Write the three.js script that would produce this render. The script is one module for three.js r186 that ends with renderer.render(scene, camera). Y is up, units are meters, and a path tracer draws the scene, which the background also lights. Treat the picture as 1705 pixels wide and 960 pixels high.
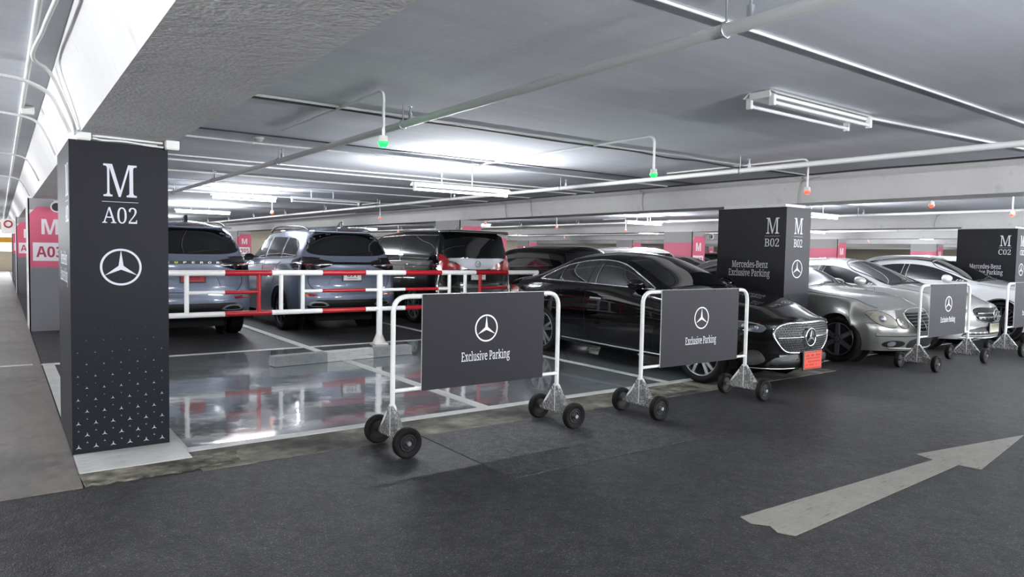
import * as THREE from 'three';
import { mergeGeometries, mergeVertices, toCreasedNormals } from 'three/addons/utils/BufferGeometryUtils.js';
import { RoundedBoxGeometry } from 'three/addons/geometries/RoundedBoxGeometry.js';
import { RectAreaLightUniformsLib } from 'three/addons/lights/RectAreaLightUniformsLib.js';
import { MeshBVH } from 'three-mesh-bvh';

/* ------------------------------------------------------------------ camera, sky, exposure */
const scene = new THREE.Scene();
const renderer = new THREE.WebGLRenderer({ antialias: true });
renderer.toneMapping = THREE.LinearToneMapping;
renderer.toneMappingExposure = 3.5;
renderer.shadowMap.enabled = true;
renderer.shadowMap.type = THREE.PCFSoftShadowMap;
RectAreaLightUniformsLib.init();

const camera = new THREE.PerspectiveCamera(44.832, 1705 / 960, 0.05, 300);
{
  const yaw = 0.63261, pitch = -0.05114, roll = 0.01904;
  const fw = new THREE.Vector3(Math.sin(yaw) * Math.cos(pitch), Math.sin(pitch), -Math.cos(yaw) * Math.cos(pitch));
  const r0 = new THREE.Vector3().crossVectors(fw, new THREE.Vector3(0, 1, 0)).normalize();
  const u0 = new THREE.Vector3().crossVectors(r0, fw);
  const r = r0.clone().multiplyScalar(Math.cos(roll)).addScaledVector(u0, Math.sin(roll));
  const u = u0.clone().multiplyScalar(Math.cos(roll)).addScaledVector(r0, -Math.sin(roll));
  camera.position.set(0, 1.48, 0);
  camera.setRotationFromMatrix(new THREE.Matrix4().makeBasis(r, u, fw.clone().negate()));
}
scene.add(camera);
scene.background = new THREE.Color().setRGB(3.0, 3.1, 3.25);          // bright overcast day beyond the parapets
const TUBE_NITS = 120;                                                // side glow of a lit fluorescent batten

/* ------------------------------------------------------------------ helpers */
let seed = 7;
const rnd = () => { seed = (seed * 1664525 + 1013904223) >>> 0; return seed / 4294967296; };
const V3 = (x, y, z) => new THREE.Vector3(x, y, z);
const lerp = (a, b, t) => a + (b - a) * t;
const clamp = (v, a, b) => Math.min(b, Math.max(a, v));
const sstep = (a, b, v) => { const t = clamp((v - a) / (b - a), 0, 1); return t * t * (3 - 2 * t); };
const taken = {};
function numbered(n) { if (!(n in taken)) { taken[n] = 0; return n; } taken[n]++; return n + '_' + String(taken[n]).padStart(3, '0'); }
function shadows(o) { o.traverse(m => { if (m.isMesh) { m.castShadow = true; m.receiveShadow = true; } }); return o; }
function thing(name, label, category, pos = [0, 0, 0], turn = 0, group) {
  const o = new THREE.Group(); o.name = numbered(name); o.position.set(...pos); o.rotation.y = turn;
  o.userData = { label, category }; if (group) o.userData.group = group; scene.add(o); return o;
}
function part(name, geo, mat, parent, label) {
  const m = new THREE.Mesh(Array.isArray(geo) ? mergeAll(geo) : geo, mat); m.name = name; m.castShadow = m.receiveShadow = true;
  if (label) m.userData.label = label; parent.add(m); return m;
}
function single(name, geo, mat, label, category, group) {
  const m = part(numbered(name), geo, mat, scene); m.userData = { label, category }; if (group) m.userData.group = group; return m;
}
function struct(name, geo, mat, label) {
  const m = part(numbered(name), geo, mat, scene); m.userData = { kind: 'structure' }; if (label) m.userData.label = label; return m;
}
function dup(root, pos, turn, label, group) {
  const r = root.clone(); r.name = numbered(root.name.replace(/_\d\d\d$/, '')); r.userData = { ...root.userData };
  r.position.set(...pos); r.rotation.y = turn; if (label) r.userData.label = label; if (group) r.userData.group = group; scene.add(r); return r;
}
function mergeAll(list) {
  const c = list.map(g => { const q = g.index ? g.toNonIndexed() : g.clone(); for (const k of Object.keys(q.attributes)) if (!['position', 'normal', 'uv'].includes(k)) q.deleteAttribute(k);
    if (!q.attributes.uv) q.setAttribute('uv', new THREE.BufferAttribute(new Float32Array(q.attributes.position.count * 2), 2)); q.morphAttributes = {}; return q; });
  return mergeGeometries(c);
}
function worldUV(g, s = 1) {                                       // uv in metres, by the way each face points
  const q = g.index ? g.toNonIndexed() : g; const p = q.attributes.position, n = q.attributes.normal, uv = new Float32Array(p.count * 2);
  for (let i = 0; i < p.count; i++) {
    const ax = Math.abs(n.getX(i)), ay = Math.abs(n.getY(i)), az = Math.abs(n.getZ(i));
    const [a, b] = ay >= ax && ay >= az ? [p.getX(i), p.getZ(i)] : ax >= az ? [p.getZ(i), p.getY(i)] : [p.getX(i), p.getY(i)];
    uv[2 * i] = a / s; uv[2 * i + 1] = b / s;
  }
  q.setAttribute('uv', new THREE.BufferAttribute(uv, 2)); return q;
}
function box(x0, x1, y0, y1, z0, z1) { const g = new THREE.BoxGeometry(Math.abs(x1 - x0), Math.abs(y1 - y0), Math.abs(z1 - z0)); g.translate((x0 + x1) / 2, (y0 + y1) / 2, (z0 + z1) / 2); return g; }
function rbox(x0, x1, y0, y1, z0, z1, r = 0.01, seg = 2) { const g = new RoundedBoxGeometry(Math.abs(x1 - x0), Math.abs(y1 - y0), Math.abs(z1 - z0), seg, r); g.translate((x0 + x1) / 2, (y0 + y1) / 2, (z0 + z1) / 2); return g; }
function tube(pts, r, seg = 0, rad = 8, closed = false, tension = 0.5) {
  const c = new THREE.CatmullRomCurve3(pts.map(p => p.isVector3 ? p : V3(...p)), closed, 'centripetal', tension);
  return new THREE.TubeGeometry(c, seg || pts.length * 6, r, rad, closed);
}
function rod(a, b, r, rad = 10) { const A = V3(...a), B = V3(...b), d = B.clone().sub(A); const g = new THREE.CylinderGeometry(r, r, d.length(), rad); g.applyQuaternion(new THREE.Quaternion().setFromUnitVectors(V3(0, 1, 0), d.normalize())); g.translate((A.x + B.x) / 2, (A.y + B.y) / 2, (A.z + B.z) / 2); return g; }
function bent(pts, r, bend = 0.06, rad = 8) {                        // straight runs joined by tight bends
  const P = pts.map(p => V3(...p)), c = new THREE.CurvePath();
  let last = P[0];
  for (let i = 1; i < P.length; i++) {
    if (i < P.length - 1) {
      const d0 = P[i].clone().sub(P[i - 1]), d1 = P[i + 1].clone().sub(P[i]); const b = Math.min(bend, d0.length() / 2.01, d1.length() / 2.01);
      const e = P[i].clone().addScaledVector(d0.normalize(), -b), s = P[i].clone().addScaledVector(d1.normalize(), b);
      c.add(new THREE.LineCurve3(last, e)); c.add(new THREE.QuadraticBezierCurve3(e, P[i], s)); last = s;
    } else c.add(new THREE.LineCurve3(last, P[i]));
  }
  return mergeAll(c.curves.map(k => new THREE.TubeGeometry(k, k.isLineCurve3 ? 1 : 6, r, rad, false)));
}

/* ------------------------------------------------------------------ textures */
function hash2(x, y, s) { let h = (x * 374761393 + y * 668265263 + s * 974634777) | 0; h = Math.imul(h ^ (h >>> 13), 1274126177); h ^= h >>> 16; return (h >>> 0) / 4294967296; }
function pnoise(x, y, per, s) {                                      // periodic value noise
  const X = Math.floor(x), Y = Math.floor(y), fx = x - X, fy = y - Y, u = fx * fx * (3 - 2 * fx), v = fy * fy * (3 - 2 * fy);
  const w = (a, b) => hash2(((a % per) + per) % per, ((b % per) + per) % per, s);
  return lerp(lerp(w(X, Y), w(X + 1, Y), u), lerp(w(X, Y + 1), w(X + 1, Y + 1), u), v);
}
function fbm(u, v, per, oct, s) { let a = 0, k = 0.5, n = 0; for (let o = 0; o < oct; o++) { a += k * pnoise(u * per, v * per, per, s + o); n += k; k *= 0.55; per *= 2; } return a / n; }
function dataTex(n, fn, srgb) {
  const d = new Uint8Array(n * n * 4);
  for (let y = 0; y < n; y++) for (let x = 0; x < n; x++) { const c = fn(x / n, y / n, x, y), i = (y * n + x) * 4; const a = Array.isArray(c) ? c : [c, c, c]; d[i] = clamp(a[0], 0, 1) * 255; d[i + 1] = clamp(a[1], 0, 1) * 255; d[i + 2] = clamp(a[2], 0, 1) * 255; d[i + 3] = 255; }
  const t = new THREE.DataTexture(d, n, n); t.wrapS = t.wrapT = THREE.RepeatWrapping; t.magFilter = THREE.LinearFilter; t.minFilter = THREE.LinearMipmapLinearFilter; t.generateMipmaps = true; if (srgb) t.colorSpace = THREE.SRGBColorSpace; t.needsUpdate = true; return t;
}
function canvasTex(w, h, draw) { const c = document.createElement('canvas'); c.width = w; c.height = h; const g = c.getContext('2d'); draw(g, w, h); const t = new THREE.CanvasTexture(c); t.colorSpace = THREE.SRGBColorSpace; t.anisotropy = 8; return t; }
const std = (c, r = 0.6, m = 0, o = {}) => new THREE.MeshStandardMaterial({ color: c, roughness: r, metalness: m, ...o });
const phys = (c, o) => new THREE.MeshPhysicalMaterial({ color: c, ...o });
const tint = (v, a) => [v * a[0], v * a[1], v * a[2]];

const asphaltT = dataTex(1024, (u, v, x, y) => {
  const g = hash2(x >> 1, y >> 1, 3), f = hash2(x, y, 4), c = fbm(u, v, 6, 4, 11), m = fbm(u, v, 48, 2, 21);
  let k = 0.16 + 0.06 * (c - 0.5) + 0.12 * (m - 0.5) + 0.1 * (f - 0.5);
  if (g > 0.9) k += 0.28 * (g - 0.9) / 0.1; if (g < 0.12) k -= 0.07;
  return tint(k, [1, 1, 1.02]);
}, true);
const asphaltB = dataTex(1024, (u, v, x, y) => 0.5 * fbm(u, v, 96, 3, 31) + 0.5 * hash2(x >> 1, y >> 1, 3));
const concreteT = dataTex(1024, (u, v, x, y) => {
  const c = fbm(u, v, 5, 5, 41), s = fbm(u * 3, v, 24, 3, 45), f = hash2(x, y, 6);
  let k = 0.41 + 0.24 * (c - 0.5) + 0.12 * (s - 0.5) + 0.05 * (f - 0.5); const st = fbm(u, v, 14, 4, 51); if (st > 0.62) k -= 0.5 * (st - 0.62);
  return tint(k, [1, 0.955, 0.9]);
}, true);
const roughT = dataTex(512, (u, v) => 0.42 + 0.4 * fbm(u, v, 6, 5, 61));
const slabT = dataTex(1024, (u, v, x, y) => {                       // board-marked painted soffit
  const c = fbm(u, v, 4, 5, 71), f = hash2(x, y, 8), st = fbm(u * 0.5, v * 6, 8, 3, 75);
  const k = 0.89 + 0.1 * (c - 0.5) + 0.06 * (st - 0.5) + 0.02 * (f - 0.5); return tint(k, [0.955, 0.97, 1.0]);
}, true);
const plasterT = dataTex(1024, (u, v, x, y) => { const c = fbm(u, v, 5, 5, 81), st = fbm(u, v, 20, 4, 83); let k = 0.9 + 0.08 * (c - 0.5); if (st > 0.7) k -= 0.35 * (st - 0.7); return tint(k, [1, 0.997, 0.99]); }, true);
const plasterB = dataTex(1024, (u, v, x, y) => 0.6 * fbm(u, v, 28, 4, 91) + 0.4 * fbm(u, v, 120, 2, 93));
const epoxyT = dataTex(1024, (u, v, x, y) => { const c = fbm(u, v, 4, 5, 101), st = fbm(u * 0.6, v * 2, 10, 4, 103); let k = 0.53 + 0.07 * (c - 0.5) + 0.06 * (st - 0.5); const d = hash2(x >> 1, y >> 1, 9); if (d > 0.9985) k += 0.18; return tint(k, [0.95, 0.985, 1.0]); }, true);
const epoxyB = dataTex(512, (u, v) => 0.75 * fbm(u, v, 5, 3, 111) + 0.25 * fbm(u, v, 18, 2, 113));
const epoxyR = dataTex(512, (u, v) => { const c = fbm(u, v, 6, 4, 121); return [0, 0.07 + 0.16 * sstep(0.5, 0.75, c), 0]; });
const paintT = dataTex(1024, (u, v, x, y) => { const c = fbm(u, v, 8, 4, 131), s = fbm(u * 0.5, v * 8, 24, 3, 133), f = hash2(x, y, 12); let k = 0.76 + 0.1 * (c - 0.5) + 0.06 * (f - 0.5); if (s > 0.63) k -= 1.0 * (s - 0.63); return tint(k, [1, 1, 0.98]); }, true);
const brokenT = dataTex(1024, (u, v, x, y) => { const c = fbm(u, v, 10, 5, 141), f = hash2(x >> 1, y >> 1, 14); let k = 0.42 + 0.75 * (c - 0.5) + 0.1 * (f - 0.5); return tint(k, [1, 0.99, 0.94]); }, true);
const wrapT = dataTex(512, (u, v, x, y) => { const a = Math.abs(fbm(u, v, 7, 4, 151) - 0.5) * 2, b = Math.abs(fbm(u, v, 13, 4, 155) - 0.5) * 2, r = Math.max(0, 1 - Math.min(a, b) * 9); return tint(0.45 + 0.5 * r + 0.12 * (fbm(u, v, 20, 3, 157) - 0.5), [1, 1, 0.99]); }, true);
function rep(t, s) { const c = t.clone(); c.repeat.set(1 / s, 1 / s); c.needsUpdate = true; return c; }

const M = {
  asphalt: std(0xffffff, 0.62, 0, { map: rep(asphaltT, 2.6), bumpMap: rep(asphaltB, 2.6), bumpScale: 0.004 }),
  asphaltOld: std(0xd8d4c8, 0.8, 0, { map: rep(brokenT, 1.9), bumpMap: rep(asphaltB, 1.6), bumpScale: 0.005 }),
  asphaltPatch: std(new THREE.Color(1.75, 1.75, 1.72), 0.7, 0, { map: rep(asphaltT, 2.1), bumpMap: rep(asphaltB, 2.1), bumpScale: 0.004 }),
  walk: std(0xffffff, 0.42, 0, { map: rep(concreteT, 3.5), bumpMap: rep(plasterB, 4), bumpScale: 0.002 }),
  soffit: std(0xffffff, 0.9, 0, { map: rep(slabT, 5.2), bumpMap: rep(plasterB, 3), bumpScale: 0.002 }),
  plaster: std(0xffffff, 0.85, 0, { map: rep(plasterT, 2.7), bumpMap: rep(plasterB, 1.5), bumpScale: 0.005 }),
  epoxy: phys(0xffffff, { map: rep(epoxyT, 4.1), roughness: 1, roughnessMap: rep(epoxyR, 3.3), bumpMap: rep(epoxyB, 2.2), bumpScale: 0.0055, clearcoat: 0.6, clearcoatRoughness: 0.05, ior: 1.55 }),
  linePaint: std(0xffffff, 0.45, 0, { map: rep(paintT, 1.3), bumpMap: rep(asphaltB, 1.2), bumpScale: 0.0015 }),
  arrowPaint: std(0xbab8b0, 0.6, 0, { map: rep(paintT, 0.9), bumpMap: rep(asphaltB, 1.2), bumpScale: 0.003 }),
  broken: std(0xe6e2d2, 0.9, 0, { map: rep(brokenT, 0.9), bumpMap: rep(plasterB, 0.5), bumpScale: 0.015 }),
  creamWall: std(0xe6ddc8, 0.85, 0, { map: rep(plasterT, 2.7) }),
  greyWall: std(0x555554, 0.9, 0, { map: rep(plasterT, 2.7) }),
  white: std(0xe9e9e6, 0.45), whitePipe: std(0xf0f0ee, 0.4), offwhite: std(0xd9d8cf, 0.5), greyBox: std(0xb9bab8, 0.5),
  red: std(0xa51420, 0.35), chrome: std(0xe6e8ea, 0.12, 1), steel: std(0xb9bcc0, 0.35, 0.9), blackPl: std(0x0c0c0d, 0.45), blackGloss: phys(0x060607, { roughness: 0.12, clearcoat: 1, clearcoatRoughness: 0.03 }),
  rubber: phys(0x080808, { roughness: 0.7, specularIntensity: 0.5 }), tread: std(0x0b0b0c, 0.92), under: std(0x060606, 0.95),
  glass: phys(0x07090b, { roughness: 0.03, clearcoat: 1, clearcoatRoughness: 0.01, specularIntensity: 1 }),
  glassGrey: phys(0x23282b, { roughness: 0.04, specularIntensity: 0.4, clearcoat: 0.5, clearcoatRoughness: 0.02 }),
  redLens: phys(0x8c0a12, { roughness: 0.12, clearcoat: 1, clearcoatRoughness: 0.03 }), darkLens: phys(0x0c0304, { roughness: 0.1, clearcoat: 1, clearcoatRoughness: 0.03 }),
  lensOld: phys(0x8e8c80, { roughness: 0.25, metalness: 0.3, clearcoat: 1, clearcoatRoughness: 0.03 }),
  darkRed: std(0x3a080c, 0.4), chromeDull: std(0x74767a, 0.38, 0.85),
  amber: phys(0xd86a1a, { roughness: 0.2, clearcoat: 1 }), lens: phys(0x9aa0a6, { roughness: 0.12, metalness: 0.5, clearcoat: 1, clearcoatRoughness: 0.02 }), lensDark: phys(0x5a6066, { roughness: 0.15, metalness: 0.4, clearcoat: 1, clearcoatRoughness: 0.02 }),
  rimDark: std(0x606267, 0.32, 0.7), rimSilver: std(0x9a9da1, 0.3, 0.9), wrap: phys(0xe4e4e0, { roughness: 0.3, clearcoat: 0.6, clearcoatRoughness: 0.15 }), crumple: phys(0xffffff, { map: rep(wrapT, 0.32), roughness: 0.25, clearcoat: 1, clearcoatRoughness: 0.1, bumpMap: rep(wrapT, 0.32), bumpScale: 0.02 }),
};
const paint = (c, o = {}) => phys(c, { roughness: 0.35, metalness: 0.0, specularIntensity: 0.3, clearcoat: 1, clearcoatRoughness: 0.02, ...o });
const P = {
  black: paint(0x040405, { roughness: 0.25, specularIntensity: 0.05, clearcoat: 0.75 }), silver: paint(0x9b9c98, { metalness: 0.75, roughness: 0.32 }), pearl: paint(0xc9cac8, { metalness: 0.5, roughness: 0.35 }), whiteCar: paint(0xe2e3e4), slate: paint(0x6c7484, { metalness: 0.3, roughness: 0.38 }),
  greenBlack: paint(0x070b09, { roughness: 0.25 }), redCar: paint(0x6e0d12, { metalness: 0.2 }), greyCar: paint(0x6f7476, { metalness: 0.6 }), blueCar: paint(0x1b2440, { metalness: 0.3 }),
};

/* printed marks */
function drawStar(g, cx, cy, R, col) {                              // ring with a three-pointed star
  g.fillStyle = col; g.strokeStyle = col; g.lineWidth = R * 0.115; g.beginPath(); g.arc(cx, cy, R * 0.94, 0, Math.PI * 2); g.stroke(); triStar(g, cx, cy, R * 0.93, col, 0.15);
}
function triStar(g, cx, cy, R, col, w) {
  g.fillStyle = col; g.beginPath();
  for (let i = 0; i < 3; i++) { const a = -Math.PI / 2 + i * Math.PI * 2 / 3, b = a + Math.PI / 3; g[i ? 'lineTo' : 'moveTo'](cx + R * Math.cos(a), cy + R * Math.sin(a)); g.lineTo(cx + R * w * Math.cos(b), cy + R * w * Math.sin(b)); }
  g.closePath(); g.fill();
}
function fitText(g, t, cx, y, wide, px, font = 'serif', weight = '') { g.save(); g.font = `${weight} ${px}px ${font}`; g.textAlign = 'center'; g.textBaseline = 'alphabetic'; const w = g.measureText(t).width; g.translate(cx, y); g.scale(wide / w, 1); g.fillText(t, 0, 0); g.restore(); }
const INK = '#dcdce4';

/* ------------------------------------------------------------------ structure */
const CX = [0.386, 8.869, 17.352, 25.835, 34.318, 42.8, 51.3], CW = 0.614, CD = 1.148;
const CZ = [-5.646, -14.25, -25.0, -33.6];
const CEIL = 2.6, BEAM = 2.24, X0 = -6.5, X1 = 60, Z0 = -46, Z1 = 7;
struct('floor', worldUV(box(X0 - 0.4, X1 + 0.4, -0.3, 0, Z0 - 0.4, Z1 + 0.4)), M.asphalt, 'dark grey asphalt drive and parking floor');
struct('ceiling', worldUV(box(X0 - 0.4, X1 + 0.4, CEIL, CEIL + 0.25, Z0 - 0.4, Z1 + 0.4)), M.soffit, 'pale grey painted concrete slab soffit');
// perimeter: parapet, open band, lintel
for (const [nm, a] of [['wall_left', [X0 - 0.3, X0, Z0 - 0.3, Z1 + 0.3]], ['wall_right', [X1, X1 + 0.3, Z0 - 0.3, Z1 + 0.3]], ['wall_back', [X0 - 0.3, X1 + 0.3, Z0 - 0.3, Z0]], ['wall_front', [X0 - 0.3, X1 + 0.3, Z1, Z1 + 0.3]]]) {
    struct(nm, worldUV(mergeAll(nm === 'wall_front' ? [box(a[0], 11, 0, 2.4, a[2], a[3]), box(11, a[1], 0, 0.5, a[2], a[3]), box(a[0], a[1], 2.4, CEIL, a[2], a[3])] : nm === 'wall_back' ? [box(a[0], 5, 0, 1.05, a[2], a[3]), box(5, a[1], 0, 2.15, a[2], a[3]), box(a[0], a[1], 2.15, CEIL, a[2], a[3])] : [box(a[0], a[1], 0, CEIL, a[2], a[3])])), nm === 'wall_left' || nm === 'wall_front' ? M.greyWall : M.creamWall);
}
function beamGeo(xc0, xc1, z0, z1, flare = 0.17) {                   // downstand beam, sides splayed towards the slab
  const s = new THREE.Shape([new THREE.Vector2(xc0, BEAM), new THREE.Vector2(xc1, BEAM), new THREE.Vector2(xc1 + flare, CEIL + 0.02), new THREE.Vector2(xc0 - flare, CEIL + 0.02)]);
  const g = new THREE.ExtrudeGeometry(s, { depth: z1 - z0, bevelEnabled: false }); g.translate(0, 0, z0); return worldUV(g);
}
CX.forEach((x, i) => { const b = struct('ceiling_beam', beamGeo(x + 0.065, x + 0.655, Z0, Z1), M.plaster); b.userData.label = i ? 'white painted concrete downstand beam spanning column line' : 'white rough plastered beam over column A02'; });
struct('ceiling_beam', beamGeo(CX[0] - 8.483 + 3.2, CX[0] - 8.483 + 3.8, Z0, Z1), M.plaster, 'white painted concrete beam beyond the walkway');
// walkway, epoxy bay floor and markings
struct('walkway', worldUV(box(X0, 0.386, 0, 0.012, Z0, -4.9)), M.walk, 'stained brown grey concrete walkway beside column A02');
struct('epoxy_floor', worldUV(box(1.05, 8.869, 0, 0.006, -10.2, -5.45)), M.epoxy, 'glossy grey epoxy bay floor between the columns');
struct('asphalt_strip', worldUV(box(1.06, 8.9, 0, 0.004, -5.36, -4.86)), M.asphaltOld, 'worn patchy asphalt strip in front of bays');
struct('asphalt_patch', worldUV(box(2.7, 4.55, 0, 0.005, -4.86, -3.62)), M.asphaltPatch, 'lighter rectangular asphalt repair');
struct('asphalt_patch', worldUV(box(5.0, 6.35, 0, 0.0055, -5.3, -4.98)), M.broken, 'pale rough patch of broken concrete near bay line');
function line(x0, x1, z0, z1, label, y = 0.009) { const m = struct('bay_line', worldUV(box(x0, x1, 0.0005, y, z0, z1)), M.linePaint, label); return m; }
line(1.06, 6.75, -5.47, -5.37, 'white front line of parking bays'); line(8.9, 17.35, -5.5, -5.4, 'white line in front of silver cars');
line(0.3, 9.5, -10.28, -10.18, 'white line under the rail');
line(3.64, 3.76, -10.18, -5.47, 'white divider between empty bays', 0.0095); line(3.64, 3.76, -15.2, -10.28, 'white divider between grey cars');
line(6.22, 6.32, -10.18, -5.47, 'white divider beside black sedan', 0.0095); line(6.22, 6.32, -15.2, -10.28, 'white divider beside black van');
line(0.99, 1.09, -6.9, -5.47, 'white paint beside column base', 0.0098); line(0.4, 0.52, -10.18, -6.8, 'white line beside walkway'); line(-3, 0.3, -10.26, -10.18, 'white line across walkway', 0.018);
struct('column_plinth', worldUV(box(0.39, 1.06, 0.0005, 0.02, -5.66, -5.17)), M.linePaint, 'white painted footing in front of column A02');
{ // rough broken kerb edge
  const pts = []; const n = 26; for (let i = 0; i <= n; i++) pts.push([lerp(0.4, 1.32, i / n), -4.92 + 0.05 * (hash2(i, 3, 5) - 0.5)]); const s = new THREE.Shape(); s.moveTo(0.38, 5.2); for (const [x, z] of pts) s.lineTo(x, -z); s.lineTo(1.36, 5.2);
  const g = new THREE.ExtrudeGeometry(s, { depth: 0.014, bevelEnabled: false }); g.rotateX(-Math.PI / 2); struct('broken_kerb', worldUV(g), M.broken, 'crumbling pale concrete kerb before column A02');
}
{ // arrow on the drive
  const p = [[3.38, -2.37], [5.58, -2.27], [5.63, -2.41], [7.06, -2.17], [5.62, -1.97], [5.6, -2.11], [3.4, -2.04], [3.36, -2.12], [3.41, -2.2], [3.35, -2.28]]; const s = new THREE.Shape(p.map(q => new THREE.Vector2(q[0], -q[1])));
  const g = new THREE.ExtrudeGeometry(s, { depth: 0.004, bevelEnabled: false }); g.rotateX(-Math.PI / 2); g.translate(0, 0.0005, 0);
  single('road_arrow', worldUV(g), M.arrowPaint, 'worn white arrow painted on the asphalt drive', 'marking');
}

/* ------------------------------------------------------------------ columns */
function panelFront(code) {
  return canvasTex(512, 1792, (g, w, h) => {
    const S = h / 2.175; g.fillStyle = '#12131c'; g.fillRect(0, 0, w, h); g.fillStyle = INK;
    const cx = w / 2, k = w / 0.614, Y = y => h - y * S;
    fitText(g, 'M', cx, Y(1.80), 0.226 * k, 0.318 * S); g.fillRect(cx - 0.114 * k, Y(1.766), 0.228 * k, 3); fitText(g, code, cx, Y(1.615), 0.226 * k, 0.155 * S);
    g.save(); g.translate(cx, Y(1.305)); g.scale(k / S, 1); drawStar(g, 0, 0, 0.131 * S, INK); g.restore();
    for (let r = 0; r < 11; r++) for (let c = 0; c < 6; c++) {      // printed field of little stars, each row smaller
      const y = 0.045 + r * 0.083, x = (c + 0.35 + (r % 2) * 0.5) * 0.1055, f = 1 - r / 11.5; if (x > 0.6) continue;
      for (const [dy, R] of [[0, 0.023 * f], [-0.052, 0.011 * f]]) if (y + dy > 0.02) { g.save(); g.translate(x * k, Y(y + dy)); g.scale(k / S, 1); triStar(g, 0, 0, Math.max(1.6, R * S), '#c4c4cf', 0.2); g.restore(); }
    }
  });
}
function panelSide(code) {
  return canvasTex(960, 1792, (g, w, h) => {
    const S = h / 2.175, k = w / 1.148; g.fillStyle = '#121317'; g.fillRect(0, 0, w, h); g.fillStyle = INK; const Y = y => h - y * S, X = x => x * k;
    fitText(g, 'M', X(0.945), Y(1.8), 0.228 * k, 0.318 * S); g.fillRect(X(0.82), Y(1.768), 0.25 * k, 3); fitText(g, code, X(0.94), Y(1.62), 0.25 * k, 0.155 * S);
    fitText(g, 'Mercedes-Benz', X(0.58), Y(1.31), 0.62 * k, 0.135 * S, 'serif'); fitText(g, 'Exclusive Parking', X(0.57), Y(1.185), 0.71 * k, 0.135 * S, 'serif');
  });
}
const claddingMat = c => phys(c, { roughness: 0.5, specularIntensity: 0.55 });
const cladPlain = claddingMat(0x121317);
function cladColumn(x, z, code) {
  const t = thing('clad_column', `black clad column printed ${code} with white star emblem`, 'column', [x, 0, z]);
  part('core', worldUV(box(0.06, CW - 0.06, 0, BEAM, -CD + 0.05, -0.06)), M.plaster, t, 'white painted concrete neck above the cladding');
  const face = (name, map, w, place) => { const g = new THREE.BoxGeometry(w, 2.175, 0.012); const mm = phys(0xffffff, { map, roughness: 0.5, specularIntensity: 0.55 }); const m = part(name, g, [cladPlain, cladPlain, cladPlain, cladPlain, mm, cladPlain], t, 'black panel with printed white lettering'); place(m); return m; };
  face('front_panel', panelFront(code), CW, m => m.position.set(CW / 2, 2.175 / 2 + 0.02, -0.006));
  face('side_panel', panelSide(code), CD - 0.012, m => { m.rotation.y = -Math.PI / 2; m.position.set(0.006, 2.175 / 2 + 0.02, -CD / 2 - 0.006); });
  part('side_panel', box(CW - 0.012, CW, 0.02, 2.195, -CD, -0.012), cladPlain, t); part('back_panel', box(0.012, CW - 0.012, 0.02, 2.195, -CD, -CD + 0.012), cladPlain, t);
}
cladColumn(CX[0], CZ[0], 'A02'); cladColumn(CX[1], CZ[0], 'B02'); cladColumn(CX[2], CZ[0], 'C02');
function pinkFront(code) {
  return canvasTex(384, 1408, (g, w, h) => {
    const S = h / BEAM, k = w / CW, Y = y => h - y * S; g.fillStyle = '#d6d5d0'; g.fillRect(0, 0, w, h); g.fillStyle = '#7c7b80'; g.fillRect(0, Y(1.08), w, h); g.fillStyle = '#9b9a9c'; g.fillRect(0, 0, w, Y(2.05));
    g.fillStyle = '#d2607a'; g.beginPath(); g.moveTo(0, Y(1.08)); g.lineTo(0, Y(1.95)); g.lineTo(w * 0.2, Y(2.1)); g.lineTo(w, Y(2.1)); g.lineTo(w, Y(1.08)); g.fill();
    g.fillStyle = '#e9e2e6'; fitText(g, 'M', w / 2, Y(1.64), 0.3 * k, 0.36 * S, 'sans-serif', 'bold'); g.fillRect(w * 0.1, Y(1.5), w * 0.8, 0.31 * S); g.fillStyle = '#b0405a'; fitText(g, code, w / 2, Y(1.255), 0.4 * k, 0.25 * S, 'sans-serif', 'bold');
  });
}
const pinkSide = canvasTex(256, 512, (g, w, h) => { const Y = y => h - y * h / BEAM; g.fillStyle = '#d6d5d0'; g.fillRect(0, 0, w, h); g.fillStyle = '#a4a4a3'; g.fillRect(0, 0, w, Y(1.9)); g.fillStyle = '#d6788c'; g.fillRect(0, Y(1.9), w, h); g.fillStyle = '#c9c8c4'; g.fillRect(0, Y(1.08), w, h); });
const pinkSideM = std(0xffffff, 0.7, 0, { map: pinkSide }), whiteColM = M.plaster;
function paintedColumn(i, x, z, row) {
  const code = 'ABCDEFG'[i] + '0' + row; const t = thing('painted_column', `pink and grey painted column marked ${code}`, 'column', [x, 0, z]);
  part('shaft', worldUV(box(0.02, CW - 0.02, 0, BEAM, -CD + 0.02, -0.02)), whiteColM, t);
  const fm = std(0xffffff, 0.65, 0, { map: pinkFront(code) }); const f = part('painted_face', new THREE.BoxGeometry(CW, BEAM, 0.02), [whiteColM, whiteColM, whiteColM, whiteColM, fm, whiteColM], t, 'pink panel with white letter and code'); f.position.set(CW / 2, BEAM / 2, -0.01);
  const s = part('painted_side', new THREE.BoxGeometry(CD, BEAM, 0.02), [whiteColM, whiteColM, whiteColM, whiteColM, i ? pinkSideM : whiteColM, whiteColM], t); s.rotation.y = -Math.PI / 2; s.position.set(0.01, BEAM / 2, -CD / 2);
}
for (let r = 1; r < CZ.length; r++) CX.slice(0, 6).forEach((x, i) => paintedColumn(i, x, CZ[r], r + 2));

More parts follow.
